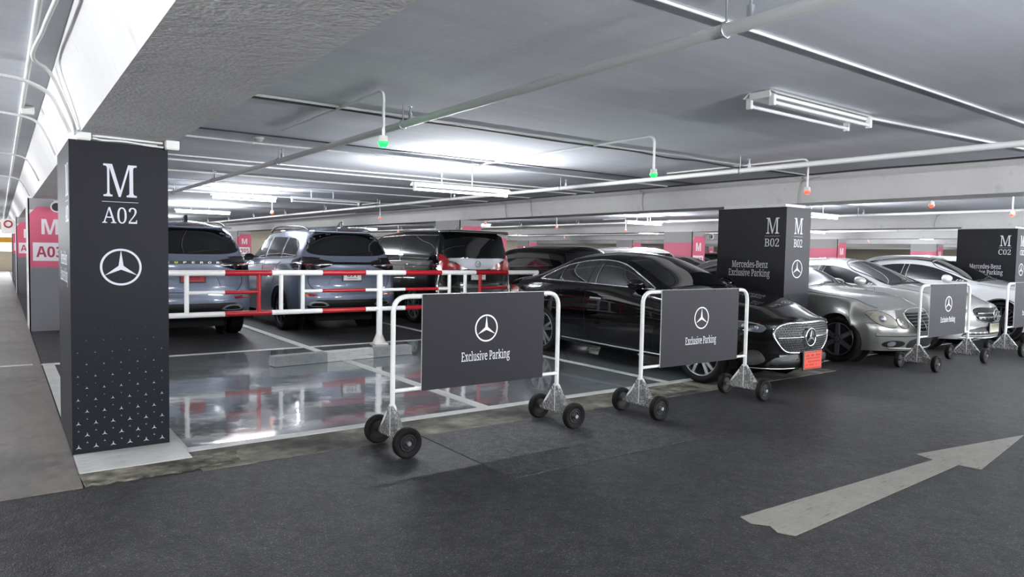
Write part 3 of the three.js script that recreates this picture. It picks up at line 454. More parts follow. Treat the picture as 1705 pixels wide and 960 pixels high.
  patchGeo(poly, view, off, step = 0.05) {
    const xs = poly.map(p => p[0]), ys = poly.map(p => p[1]), x0 = Math.min(...xs), x1 = Math.max(...xs), y0 = Math.min(...ys), y1 = Math.max(...ys), nx = Math.max(1, Math.ceil((x1 - x0) / step)), ny = Math.max(1, Math.ceil((y1 - y0) / step));
    const pos = [], uv = [], idx = []; let dir = null;
    const put = (p, o) => { const h = this.hit(view, p[0], p[1]); if (!h) return -1; dir = h.d; pos.push(h.p.x - h.d.x * o, h.p.y - h.d.y * o, h.p.z - h.d.z * o); uv.push((p[0] - x0) / (x1 - x0), (p[1] - y0) / (y1 - y0)); return pos.length / 3 - 1; };
    for (let i = 0; i < nx; i++) { const a = lerp(x0, x1, i / nx), b = lerp(x0, x1, (i + 1) / nx), strip = clipHalf(clipHalf(poly, p => p[0] - a), p => b - p[0]); if (strip.length < 3) continue;
      for (let j = 0; j < ny; j++) { const c = lerp(y0, y1, j / ny), d = lerp(y0, y1, (j + 1) / ny), cell = clipHalf(clipHalf(strip, p => p[1] - c), p => d - p[1]); if (cell.length < 3) continue;
        const v = cell.map(p => put(p, off)); if (v.includes(-1)) continue; for (const [p, q, r] of THREE.ShapeUtils.triangulateShape(cell.map(p => new THREE.Vector2(...p)), [])) idx.push(v[p], v[q], v[r]); } }
    if (!idx.length) return null;
    const n = poly.length; for (let i = 0; i < n; i++) { const p = poly[i], q = poly[(i + 1) % n]; const a = put(p, off), b = put(q, off), c = put(q, -0.012), d = put(p, -0.012); if (a < 0 || b < 0 || c < 0 || d < 0) continue; idx.push(a, b, d, b, c, d); }
    let g = new THREE.BufferGeometry(); g.setAttribute('position', new THREE.Float32BufferAttribute(pos, 3)); g.setAttribute('uv', new THREE.Float32BufferAttribute(uv, 2)); g.setIndex(idx); g = mergeVertices(g, 1e-5);
    const A = V3(0, 0, 0).fromBufferAttribute(g.attributes.position, g.index.getX(0)), B = V3(0, 0, 0).fromBufferAttribute(g.attributes.position, g.index.getX(1)), C = V3(0, 0, 0).fromBufferAttribute(g.attributes.position, g.index.getX(2)); const nn = B.sub(A).cross(C.sub(A)); if (nn.dot(dir) > 0) { const ix = g.index.array; for (let i = 0; i < ix.length; i += 3) { const t = ix[i]; ix[i] = ix[i + 1]; ix[i + 1] = t; } }
    g.computeVertexNormals(); return toCreasedNormals(g, 0.8);
  }
  start(t, mat, wheel) { this.t = t; this.body = part('body', this.geo, mat, t); const S = this.S, h = S.L / 2; part('underbody', box(-S.hw[0][1] * 0.62, S.hw[0][1] * 0.62, 0.2, 0.72, -h + 0.35, h - 0.35), M.under, t); if (wheel) this.wheels(wheel); return this; }
  patch(name, poly, view, mat, o = {}) { const g = this.patchGeo(poly, view, o.off ?? 0.004, o.step); if (!g) return null; return part(name, g, mat, o.on || this.t, o.label); }
  both(name, poly, mat, o = {}) { return ['left', 'right'].map(v => this.patch(name, poly, v, mat, o)); }
  pair(name, poly, view, mat, o = {}) { return [poly, poly.map(p => [-p[0], p[1]])].map(q => this.patch(name, q, view, mat, o)); }
  strip(name, pts, view, r, mat, o = {}) {
    const q = (o.raw ? pts : smoothLine(pts)).map(p => this.hit(view, p[0], p[1])).filter(Boolean).map(h => h.p.clone().addScaledVector(h.d, -(o.off ?? 0))); if (q.length < 2) return null;
    return part(name, tube(q, r, q.length * 2, 6, !!o.closed), mat, o.on || this.t, o.label);
  }
  strips(name, pts, r, mat, o = {}) { return ['left', 'right'].map(v => this.strip(name, pts, v, r, mat, o)); }
  wheels(w) {
    const S = this.S, R = S.wr0, W = 0.23, x = key(S.hw, 0) - 0.125; const tg = tyreGeo(R, W, 0.7); tg.rotateZ(Math.PI / 2);
    const rr = R * (w.rim || 0.72), list = [], out = W * 0.5 - 0.015; const ring = new THREE.LatheGeometry([[rr * 0.9, -0.08], [rr * 0.93, 0], [rr * 0.94, out - 0.01], [rr * 1.0, out], [rr * 1.02, out - 0.012]].map(a => new THREE.Vector2(...a)), 36); ring.rotateZ(-Math.PI / 2); list.push(ring);
    const back = new THREE.CylinderGeometry(rr * 0.93, rr * 0.93, 0.01, 32); back.rotateZ(Math.PI / 2); back.translate(0.03, 0, 0);
    for (let k = 0; k < w.spokes; k++) for (const d of w.split ? [-1, 1] : [0]) { const s = new THREE.Shape([[-w.sw, rr * 0.12], [w.sw, rr * 0.12], [w.sw * 0.75, rr * 0.95], [-w.sw * 0.75, rr * 0.95]].map(a => new THREE.Vector2(...a))); const g = new THREE.ExtrudeGeometry(s, { depth: 0.022, bevelEnabled: true, bevelSize: 0.003, bevelThickness: 0.004, bevelSegments: 1 }); g.rotateZ(d * 0.07); g.rotateY(Math.PI / 2); g.translate(out - 0.035, 0, 0); g.rotateX(k / w.spokes * Math.PI * 2 + d * 0.13); list.push(g); }
    const hub = new THREE.CylinderGeometry(rr * 0.16, rr * 0.2, 0.04, 20); hub.rotateZ(-Math.PI / 2); hub.translate(out - 0.02, 0, 0); list.push(hub); const rg = mergeAll(list);
    for (const s of [-1, 1]) for (const z of [S.fz, S.rz]) { const m = part('wheel', tg, M.rubber, this.t, 'black tyre'); m.position.set(s * x, R, z); const q = part('rim', rg, w.mat, m); const b = part('brake_backing', back, M.under, m); if (s < 0) { q.rotation.y = Math.PI; b.rotation.y = Math.PI; } }
    for (const s of [-1, 1]) for (const z of [S.fz, S.rz]) { const g = new THREE.CylinderGeometry(S.ar - 0.005, S.ar - 0.005, 0.02, 28); g.rotateZ(Math.PI / 2); g.translate(s * (x - 0.2), R, z); part('wheel_well', g, M.under, this.t); }
  }
  mirror(z, y, mat, out = 0.1) {
    for (const s of [-1, 1]) { const h = this.hit(s > 0 ? 'right' : 'left', z, y); if (!h) continue; const x = Math.abs(h.p.x); const g = new THREE.SphereGeometry(1, 20, 12); const p = g.attributes.position; for (let i = 0; i < p.count; i++) { const zz = p.getZ(i); if (zz < 0) p.setZ(i, Math.max(zz, -0.35)); } g.scale(0.125, 0.075, 0.11); g.translate(s * (x + out), y + 0.02, z); g.computeVertexNormals(); const m = part('door_mirror', g, mat, this.t); part('mirror_arm', rbox(s > 0 ? x - 0.03 : -x - out, s > 0 ? x + out : -x + 0.03, y - 0.05, y - 0.02, z - 0.03, z + 0.03, 0.008), M.blackPl, m); }
  }
  plate(view, x, y, w, h, map, label) { const q = this.hit(view, x, y); const s = view === 'front' ? 1 : -1; const pm = std(0xffffff, 0.4, 0, { map }); const g = new THREE.BoxGeometry(w, h, 0.008); const b = part('plate_holder', rbox(-w / 2 - 0.015, w / 2 + 0.015, -h / 2 - 0.015, h / 2 + 0.015, -0.012, 0.004, 0.004), M.blackPl, this.t); b.position.set(x, y, q.p.z + s * 0.022); if (s < 0) b.rotation.y = Math.PI; const m = part('number_plate', g, [signEdge, signEdge, signEdge, signEdge, pm, signEdge], b, label); m.position.z = 0.006; return b; }
}
function starGeo(R, t = 0.012) {                                     // ring and three-pointed star
  const l = [new THREE.TorusGeometry(R, R * 0.1, 8, 36)]; const s = new THREE.Shape(); for (let i = 0; i < 3; i++) { const a = Math.PI / 2 + i * Math.PI * 2 / 3, b = a + Math.PI / 3; s[i ? 'lineTo' : 'moveTo'](R * Math.cos(a), R * Math.sin(a)); s.lineTo(R * 0.17 * Math.cos(b), R * 0.17 * Math.sin(b)); } s.closePath();
  l.push(new THREE.ExtrudeGeometry(s, { depth: t, bevelEnabled: true, bevelSize: R * 0.02, bevelThickness: R * 0.05, bevelSegments: 1 }).translate(0, 0, -t / 2)); return mergeAll(l);
}
function plateTex(bg, fg, draw) { return canvasTex(256, 128, (g, w, h) => { g.fillStyle = bg; g.fillRect(0, 0, w, h); g.strokeStyle = fg; g.lineWidth = 4; g.strokeRect(6, 6, w - 12, h - 12); g.fillStyle = fg; draw(g, w, h); }); }
const dashes = (g, w, h) => { for (let r = 0; r < 4; r++) for (let k = 0; k < 9; k++) if (hash2(k, r, 77) > 0.25) g.fillRect(30 + k * 23, 22 + r * 24, 16, r === 0 ? 14 : 8); };
const digits = s => (g, w, h) => { fitText(g, s, w / 2, h * 0.62, w * 0.62, h * 0.5, 'sans-serif', 'bold'); for (let k = 0; k < 10; k++) g.fillRect(60 + k * 14, h * 0.74, 9, 10); };

/* ------------------------------------------------------------------ cars */
// black sedan (front towards the drive)
const sedanS = {
  L: 4.95, wr0: 0.345, ar: 0.385, fz: 1.665, rz: -1.3, mid: 0.62, tuck: 0.07,
  hw: [[2.475, 0.88], [1.9, 0.925], [1.2, 0.94], [0, 0.94], [-1.3, 0.945], [-2, 0.91], [-2.475, 0.84]],
  sh: [[2.475, 0.78], [1.9, 0.86], [1, 0.89], [0, 0.905], [-1, 0.9], [-1.8, 0.84], [-2.475, 0.74]],
  ysh: [[2.475, 0.72], [2.1, 0.84], [1.5, 0.95], [0.85, 1.01], [0, 1.045], [-1.4, 1.075], [-2, 1.05], [-2.475, 0.98]],
  yr: [[2.475, 0.76], [2.1, 0.9], [1.6, 0.985], [1.1, 1.05], [0.95, 1.075], [0.5, 1.27], [0.1, 1.405], [-0.3, 1.445], [-0.9, 1.405], [-1.4, 1.26], [-1.9, 1.115], [-2.2, 1.09], [-2.475, 1.04]],
  wr: [[2.475, 0.55], [1.6, 0.66], [1.0, 0.7], [0.1, 0.585], [-0.3, 0.575], [-1, 0.57], [-1.5, 0.585], [-2, 0.66], [-2.475, 0.6]],
  yc: [[2.475, 0.79], [2.1, 0.93], [1.6, 1.015], [1.05, 1.085], [0.95, 1.12], [0.5, 1.34], [0.05, 1.49], [-0.35, 1.525], [-0.95, 1.485], [-1.4, 1.35], [-1.95, 1.13], [-2.2, 1.115], [-2.475, 1.06]],
  sill: [[2.475, 0.22], [2.0, 0.2], [1, 0.215], [-1, 0.23], [-2.1, 0.27], [-2.475, 0.34]],
  front: { plan: 0.4, pow: 2.6, prof: [[1.0, 0.16], [0.8, 0.06], [0.7, 0.015], [0.55, 0], [0.4, 0.02], [0.3, 0.0], [0.2, 0.06]] }, rear: { plan: 0.28, prof: [[1.1, 0.02], [0.95, 0], [0.7, 0.05], [0.5, 0.0], [0.3, 0.1]] },
};
{
  const C = new Car(sedanS), t = thing('black_sedan', 'glossy black sedan with chrome studded grille and orange plate', 'car', [7.48, 0, -6.895]); C.start(t, P.black, { spokes: 5, split: 1, sw: 0.022, mat: M.rimSilver, rim: 0.74 });
  const dlo = smoothLine([[-1.42, 1.105], [-1.25, 1.2], [-0.95, 1.315], [-0.55, 1.385], [-0.2, 1.4], [0.15, 1.355], [0.5, 1.22], [0.86, 1.055]], 5), belt = z => lerp(1.105, 1.055, (z + 1.42) / 2.28);
  const win = (a, b) => { const top = dlo.filter(p => p[0] > a && p[0] < b); const y = z => { let i = 0; while (i < dlo.length - 2 && dlo[i + 1][0] < z) i++; return lerp(dlo[i][1], dlo[i + 1][1], clamp((z - dlo[i][0]) / (dlo[i + 1][0] - dlo[i][0]), 0, 1)); }; return [[a, belt(a)], [b, belt(b)], [b, y(b)], ...top.reverse(), [a, y(a)]]; };
  C.both('quarter_window', win(-1.4, -0.96), M.glass, { off: 0.003 }); C.both('rear_side_window', win(-0.94, -0.34), M.glass, { off: 0.003 }); C.both('front_side_window', win(-0.18, 0.83), M.glass, { off: 0.003 }); C.both('door_pillar', win(-0.33, -0.19), M.blackGloss, { off: 0.003 });
  C.strips('window_chrome', dlo, 0.013, M.chrome, { raw: 1, label: 'chrome window surround' }); C.strips('window_chrome', [[-1.42, 1.1], [-0.3, 1.078], [0.86, 1.05]], 0.011, M.chrome, { label: 'chrome belt line' });
  for (const a of [-0.95, -0.185]) C.strips('window_divider', [[a, belt(a)], [a - 0.04, 1.35]], 0.004, M.chrome);
  C.patch('windscreen', [[-0.66, 0.99], [0.66, 0.99], [0.55, 0.16], [0.3, 0.12], [-0.3, 0.12], [-0.55, 0.16]], 'top', M.glass, { off: 0.004 });
  C.patch('rear_window', [[-0.52, -0.98], [0.52, -0.98], [0.58, -1.78], [-0.58, -1.78]], 'top', M.glass, { off: 0.004 });
  C.strips('rocker_chrome', [[-1.0, 0.285], [0, 0.265], [1.2, 0.25]], 0.012, M.chrome, { label: 'chrome rocker strip' });
  for (const p of [[[-0.32, 1.06], [-0.33, 0.8], [-0.3, 0.3]], [[0.82, 1.03], [0.95, 0.8], [0.93, 0.3]], [[-1.32, 1.06], [-1.1, 0.85], [-0.95, 0.72]]]) C.strips('door_seam', p, 0.0035, M.under);
  C.strip('bonnet_seam', [[-0.83, 1.05], [-0.78, 1.7], [-0.7, 2.1]], 'top', 0.0035, M.under); C.strip('bonnet_seam', [[0.83, 1.05], [0.78, 1.7], [0.7, 2.1]], 'top', 0.0035, M.under);
  for (const z of [-0.1, -1.05]) for (const s of [-1, 1]) { const h = C.hit(s > 0 ? 'right' : 'left', z, 0.885); part('door_handle', rbox(h.p.x - 0.012 + s * 0.014, h.p.x + 0.012 + s * 0.014, 0.87, 0.9, z - 0.11, z + 0.11, 0.011), M.chrome, t, 'chrome edged door handle'); }
  C.mirror(0.62, 1.09, P.black, 0.1);
  // grille
  const go = smoothLoop([[-0.545, 0.625], [-0.5, 0.695], [-0.4, 0.735], [0, 0.745], [0.4, 0.735], [0.5, 0.695], [0.545, 0.625], [0.5, 0.53], [0.38, 0.43], [0.25, 0.41], [-0.25, 0.41], [-0.38, 0.43], [-0.5, 0.53]], 5);
  const gr = C.patch('grille', go, 'front', M.blackPl, { off: 0.004 }); C.strip('grille_frame', [...go, go[0]], 'front', 0.016, M.chrome, { raw: 1, on: gr, label: 'chrome grille frame' });
  const inside = (p, poly) => { let c = false; for (let i = 0, j = poly.length - 1; i < poly.length; j = i++) if ((poly[i][1] > p[1]) !== (poly[j][1] > p[1]) && p[0] < (poly[j][0] - poly[i][0]) * (p[1] - poly[i][1]) / (poly[j][1] - poly[i][1]) + poly[i][0]) c = !c; return c; };
  const studs = []; for (let r = 0; r < 13; r++) for (let c = -16; c <= 16; c++) { const x = (c + (r % 2) * 0.5) * 0.036, y = 0.422 + r * 0.026; if (!inside([x * 1.06, y], go) || Math.hypot(x, (y - 0.58)) < 0.11) continue; const h = C.hit('front', x, y); if (!h) continue; const g = new THREE.OctahedronGeometry(0.0095); g.translate(h.p.x, h.p.y, h.p.z + 0.006); studs.push(g); }
  const sm = part('grille_studs', studs, M.chrome, gr, 'rows of tiny chrome studs'); sm.userData.kind = 'stuff';
  const gz = C.hit('front', 0, 0.58).p.z; part('star_emblem', starGeo(0.1).translate(0, 0.58, gz + 0.022), M.chrome, gr, 'chrome three-pointed star'); C.strip('grille_bar', [[-0.5, 0.585], [-0.12, 0.585]], 'front', 0.009, M.chrome, { on: gr, off: 0.01 }); C.strip('grille_bar', [[0.12, 0.585], [0.5, 0.585]], 'front', 0.009, M.chrome, { on: gr, off: 0.01 });
  const hl = smoothLoop([[-0.62, 0.7], [-0.7, 0.745], [-0.85, 0.77], [-0.9, 0.76], [-0.89, 0.7], [-0.78, 0.66], [-0.66, 0.655]], 5);
  for (const k of [-1, 1]) { const q = hl.map(p => [-k * p[0], p[1]]); const H = C.patch('headlamp', q, 'front', M.lensDark, { off: 0.006, step: 0.03 }); C.strip('headlamp_brow', [[k * 0.64, 0.715], [k * 0.74, 0.755], [k * 0.87, 0.768]], 'front', 0.008, M.lens, { on: H, off: 0.008 }); for (const [x, y] of [[0.71, 0.7], [0.8, 0.715]]) { const h = C.hit('front', k * x, y); if (h) part('projector_lens', new THREE.SphereGeometry(0.026, 14, 10).translate(h.p.x, h.p.y, h.p.z - 0.004), M.lens, H); } }
  C.patch('lower_intake', smoothLoop([[-0.5, 0.36], [0.5, 0.36], [0.62, 0.28], [0.55, 0.25], [-0.55, 0.25], [-0.62, 0.28]], 4), 'front', M.blackPl, { off: 0.003 });
  C.pair('side_intake', smoothLoop([[-0.84, 0.42], [-0.68, 0.44], [-0.62, 0.34], [-0.7, 0.29], [-0.84, 0.3]], 4), 'front', M.blackPl, { off: 0.003 });
  C.strip('chin_chrome', [[-0.8, 0.255], [-0.5, 0.235], [0, 0.228], [0.5, 0.235], [0.8, 0.255]], 'front', 0.009, M.chrome, { label: 'chrome chin strip' });
  C.plate('front', 0.06, 0.315, 0.36, 0.2, plateTex('#e2401f', '#5a120c', dashes), 'orange paper plate');
  C.pair('tail_lamp', smoothLoop([[-0.38, 0.92], [-0.6, 0.95], [-0.84, 0.95], [-0.86, 0.87], [-0.7, 0.83], [-0.42, 0.86]], 4), 'rear', M.redLens, { off: 0.006 });
  const bh = C.hit('top', 0, 2.06); part('bonnet_badge', new THREE.CylinderGeometry(0.022, 0.022, 0.006, 18).translate(0, bh.p.y + 0.003, 2.06), M.chrome, t);
}
// older silver sedan with oval lamps
const w1S = { ...sedanS, L: 4.83, wr0: 0.335, ar: 0.375, fz: 1.6, rz: -1.27,
  hw: [[2.415, 0.84], [1.9, 0.9], [1.2, 0.91], [-1.2, 0.91], [-2, 0.88], [-2.415, 0.8]], sh: [[2.415, 0.76], [1.9, 0.83], [1, 0.86], [0, 0.87], [-1, 0.865], [-1.8, 0.82], [-2.415, 0.74]],
  ysh: [[2.415, 0.74], [2.1, 0.82], [1.6, 0.91], [0.85, 0.97], [0, 0.99], [-1.4, 1.01], [-2, 1.0], [-2.415, 0.94]],
  yr: [[2.415, 0.77], [2.1, 0.88], [1.6, 0.955], [1.1, 1.02], [0.9, 1.06], [0.5, 1.25], [0.1, 1.38], [-0.3, 1.415], [-0.9, 1.38], [-1.4, 1.22], [-1.8, 1.08], [-2.415, 1.0]],
  yc: [[2.415, 0.8], [2.1, 0.93], [1.6, 1.0], [1.05, 1.065], [0.9, 1.11], [0.5, 1.32], [0.05, 1.47], [-0.35, 1.5], [-0.95, 1.46], [-1.4, 1.31], [-1.8, 1.1], [-2.415, 1.02]],
  front: { plan: 0.42, pow: 2.4, prof: [[1.0, 0.3], [0.8, 0.16], [0.66, 0.08], [0.52, 0.0], [0.38, 0.01], [0.24, 0.06]] } };
function sedanGlass(C, o) {                                         // windows shared by the lighter sedans
  const dlo = smoothLine(o.dlo, 5), a0 = o.dlo[0], a1 = o.dlo[o.dlo.length - 1], belt = z => lerp(a0[1], a1[1], (z - a0[0]) / (a1[0] - a0[0]));
  const win = (a, b) => { const top = dlo.filter(p => p[0] > a && p[0] < b); const y = z => { let i = 0; while (i < dlo.length - 2 && dlo[i + 1][0] < z) i++; return lerp(dlo[i][1], dlo[i + 1][1], clamp((z - dlo[i][0]) / (dlo[i + 1][0] - dlo[i][0]), 0, 1)); }; return [[a, belt(a)], [b, belt(b)], [b, y(b)], ...top.reverse(), [a, y(a)]]; };
  C.both('rear_side_window', win(a0[0] + 0.03, o.b - 0.06), o.glass || M.glass, { off: 0.003 }); C.both('front_side_window', win(o.b + 0.05, a1[0] - 0.03), o.glass || M.glass, { off: 0.003 }); C.both('door_pillar', win(o.b - 0.05, o.b + 0.04), M.blackGloss, { off: 0.003 });
  if (o.chrome) { C.strips('window_chrome', dlo, 0.01, M.chrome, { raw: 1 }); C.strips('window_chrome', [a0, a1], 0.009, M.chrome); }
  C.patch('windscreen', o.ws, 'top', o.wsGlass || M.glass, { off: 0.004 }); C.patch('rear_window', o.rw, 'top', M.glass, { off: 0.004 }); C.patch('cowl', [[-0.7, 1.05], [0.7, 1.05], [0.67, 0.975], [-0.67, 0.975]], 'top', M.blackPl, { off: 0.004 }); for (const k of [-0.35, 0.2]) C.strip('wiper', [[k, 1.0], [k + 0.28, 0.93], [k + 0.5, 0.9]].filter(p => Math.abs(p[0]) < 0.62), 'top', 0.007, M.blackPl, { off: 0.016 });
  C.strip('windscreen_seal', [...smoothLine([...o.ws, o.ws[0]], 6)].map(p => [p[0] * 1.01, p[1]]), 'top', 0.008, M.blackPl, { raw: 1 });
  for (const k of [-1, 1]) C.strip('bonnet_seam', [[k * 0.8, 1.06], [k * 0.75, 1.6], [k * 0.6, 2.02]], 'top', 0.004, M.under);
  for (const p of o.seams || []) C.strips('door_seam', p, 0.0035, M.under);
}
{
  const C = new Car(w1S), t = thing('silver_sedan', 'older silver sedan with twin oval headlamps and slatted grille', 'car', [10.55, 0, -6.89]); C.start(t, P.silver, { spokes: 6, sw: 0.035, mat: M.rimDark, rim: 0.7 });
  sedanGlass(C, { dlo: [[-1.35, 1.04], [-1.15, 1.17], [-0.8, 1.31], [-0.35, 1.37], [0.1, 1.33], [0.5, 1.19], [0.85, 1.02]], b: -0.25, chrome: 1, wsGlass: M.glassGrey, ws: [[-0.65, 0.96], [0.65, 0.96], [0.54, 0.16], [-0.54, 0.16]], rw: [[-0.52, -0.98], [0.52, -0.98], [0.58, -1.7], [-0.58, -1.7]], seams: [[[-0.25, 0.98], [-0.24, 0.3]], [[0.85, 0.95], [0.92, 0.7], [0.9, 0.3]]] });
  C.mirror(0.6, 1.06, P.silver);
  for (const k of [-1, 1]) for (const [x, y, rx, ry, rot] of [[0.665, 0.655, 0.15, 0.1, 0.5], [0.445, 0.61, 0.075, 0.076, 0.4]]) { const ol = oval(k * x, y, rx, ry, k * rot); const H = C.patch('headlamp', ol, 'front', M.lensOld, { off: 0.01, step: 0.03, label: 'oval headlamp' }); C.strip('headlamp_rim', [...ol, ol[0]], 'front', 0.006, M.rimDark, { raw: 1, on: H, off: 0.008 }); const h = C.hit('front', k * x, y); part('lamp_bowl', new THREE.SphereGeometry(rx * 0.36, 16, 10).translate(h.p.x, h.p.y, h.p.z - rx * 0.1), M.steel, H); }
  const go = [[-0.33, 0.74], [0.33, 0.74], [0.27, 0.52], [0.2, 0.49], [-0.2, 0.49], [-0.27, 0.52]]; const gr = C.patch('grille', go, 'front', M.blackPl, { off: 0.006 }); C.strip('grille_frame', smoothLoop([...go], 4).concat([smoothLoop(go, 4)[0]]), 'front', 0.014, M.chrome, { raw: 1, on: gr, label: 'chrome grille frame' });
  for (let k = 0; k < 5; k++) { const y = 0.535 + k * 0.043, w = lerp(0.26, 0.32, k / 4); C.strip('grille_slat', [[-w, y], [0, y], [w, y]], 'front', 0.007, M.steel, { on: gr, off: 0.01 }); } C.strip('grille_bar', [[0, 0.5], [0, 0.73]], 'front', 0.008, M.chrome, { on: gr, off: 0.01 });
  C.patch('bumper_strip', [[-0.8, 0.47], [0.8, 0.47], [0.8, 0.43], [-0.8, 0.43]], 'front', P.silver, { off: 0.014 });
  C.patch('lower_intake', smoothLoop([[-0.34, 0.36], [0.34, 0.36], [0.36, 0.26], [-0.36, 0.26]], 4), 'front', M.blackPl, { off: 0.003 }); C.pair('fog_recess', oval(0.56, 0.315, 0.15, 0.05), 'front', M.blackPl, { off: 0.004, step: 0.03 }); C.pair('fog_lamp', oval(0.6, 0.315, 0.05, 0.036), 'front', M.lens, { off: 0.012, step: 0.03 });
  C.strip('lower_chrome', [[-0.62, 0.255], [0, 0.24], [0.62, 0.255]], 'front', 0.012, P.silver); C.strips('rub_strip', [[-1.0, 0.5], [1.15, 0.5]], 0.012, P.silver); C.strips('bumper_seam', [[1.98, 0.6], [2.08, 0.6], [2.16, 0.58]], 0.004, M.under); C.strip('strip_seam', [[-0.8, 0.425], [0, 0.425], [0.8, 0.425]], 'front', 0.004, M.under, { off: 0.012 });
}
// pale sedan with two-louvre grille
const w2S = { ...sedanS, L: 4.75, fz: 1.55, rz: -1.3, front: { plan: 0.44, pow: 2.4, prof: [[1.0, 0.26], [0.8, 0.12], [0.68, 0.04], [0.55, 0], [0.4, 0.03], [0.3, 0.0], [0.2, 0.05]] } };
for (const k of ['hw', 'sh', 'ysh', 'yr', 'wr', 'yc', 'sill']) w2S[k] = sedanS[k].map(([z, v]) => [z * 4.75 / 4.95, v * (k === 'hw' || k === 'sh' ? 0.985 : k === 'yc' || k === 'yr' ? 0.985 : 1)]);
{
  const C = new Car(w2S), t = thing('pale_sedan', 'pale silver sedan with two-bar star grille and cream plate', 'car', [13.2, 0, -6.93]); C.start(t, P.pearl, { spokes: 5, sw: 0.04, mat: M.rimSilver });
  sedanGlass(C, { dlo: [[-1.3, 1.085], [-1.1, 1.2], [-0.8, 1.29], [-0.3, 1.355], [0.1, 1.325], [0.5, 1.19], [0.85, 1.03]], b: -0.25, chrome: 1, ws: [[-0.66, 0.96], [0.66, 0.96], [0.55, 0.16], [-0.55, 0.16]], rw: [[-0.52, -0.98], [0.52, -0.98], [0.58, -1.7], [-0.58, -1.7]], seams: [[[-0.25, 1.04], [-0.24, 0.3]], [[0.83, 1.0], [0.92, 0.7], [0.9, 0.3]]] });
  C.mirror(0.58, 1.08, P.pearl);
  const go = smoothLoop([[-0.5, 0.7], [0, 0.725], [0.5, 0.7], [0.47, 0.55], [0.3, 0.5], [-0.3, 0.5], [-0.47, 0.55]], 5); const gr = C.patch('grille', go, 'front', M.blackPl, { off: 0.004 }); for (const y of [0.575, 0.64]) C.strip('louvre', [[-0.45, y], [0, y], [0.45, y]], 'front', 0.016, M.chrome, { on: gr, off: 0.012, label: 'chrome louvre' });
  const gz = C.hit('front', 0, 0.61).p.z; part('star_emblem', starGeo(0.095).translate(0, 0.61, gz + 0.03), M.chrome, gr, 'chrome three-pointed star'); C.strip('grille_frame', [...go, go[0]], 'front', 0.01, M.chrome, { raw: 1, on: gr });
  C.pair('headlamp', smoothLoop([[0.58, 0.7], [0.7, 0.78], [0.86, 0.83], [0.87, 0.75], [0.8, 0.67], [0.66, 0.62]], 5), 'front', M.lens, { off: 0.006, step: 0.03 }); C.patch('lower_intake', smoothLoop([[-0.55, 0.38], [0.55, 0.38], [0.68, 0.27], [-0.68, 0.27]], 4), 'front', M.blackPl, { off: 0.003 }); C.strip('chin_chrome', [[-0.7, 0.25], [0, 0.235], [0.7, 0.25]], 'front', 0.012, M.chrome);
  C.plate('front', 0.02, 0.4, 0.36, 0.15, plateTex('#dcd8c0', '#8c8a78', dashes), 'cream number plate');
}
// white car with black roof
const w3S = { ...sedanS, L: 4.75, fz: 1.5, rz: -1.4, wr0: 0.37, ar: 0.415, extra: [] };
for (const k of ['hw', 'sh', 'ysh', 'yr', 'wr', 'yc', 'sill']) w3S[k] = sedanS[k].map(([z, v]) => [z * 4.75 / 4.95, k === 'ysh' ? v + 0.02 : k === 'yc' || k === 'yr' ? v + 0.035 : v]);
{
  const C = new Car(w3S), t = thing('white_car', 'white car with black roof and many-spoked dark wheels', 'car', [15.9, 0, -6.58]); C.start(t, P.whiteCar, { spokes: 18, sw: 0.011, mat: M.rimDark, rim: 0.76 });
  sedanGlass(C, { dlo: [[-1.45, 1.14], [-1.1, 1.29], [-0.7, 1.385], [-0.25, 1.405], [0.15, 1.36], [0.5, 1.25], [0.9, 1.085]], b: -0.3, ws: [[-0.67, 0.96], [0.67, 0.96], [0.56, 0.14], [-0.56, 0.14]], rw: [[-0.52, -0.98], [0.52, -0.98], [0.58, -1.75], [-0.58, -1.75]], seams: [[[-0.3, 1.06], [-0.29, 0.3]], [[0.88, 1.03], [0.95, 0.7], [0.92, 0.35]]] });
  C.patch('roof_panel', [[-0.53, 0.1], [0.53, 0.1], [0.53, -0.94], [-0.53, -0.94]], 'top', M.blackGloss, { off: 0.003, label: 'black roof panel' }); C.mirror(0.55, 1.12, P.whiteCar);
  C.patch('grille', smoothLoop([[-0.5, 0.68], [0, 0.7], [0.5, 0.68], [0.42, 0.5], [-0.42, 0.5]], 5), 'front', M.blackPl); C.pair('headlamp', smoothLoop([[0.58, 0.68], [0.8, 0.78], [0.87, 0.72], [0.7, 0.63]], 5), 'front', M.lens, { off: 0.006 }); C.strips('arch_lip', Array.from({ length: 15 }, (_, i) => [1.5 + 0.425 * Math.cos(i / 14 * Math.PI), 0.37 + 0.425 * Math.sin(i / 14 * Math.PI)]), 0.008, M.blackPl, { raw: 1 });
}
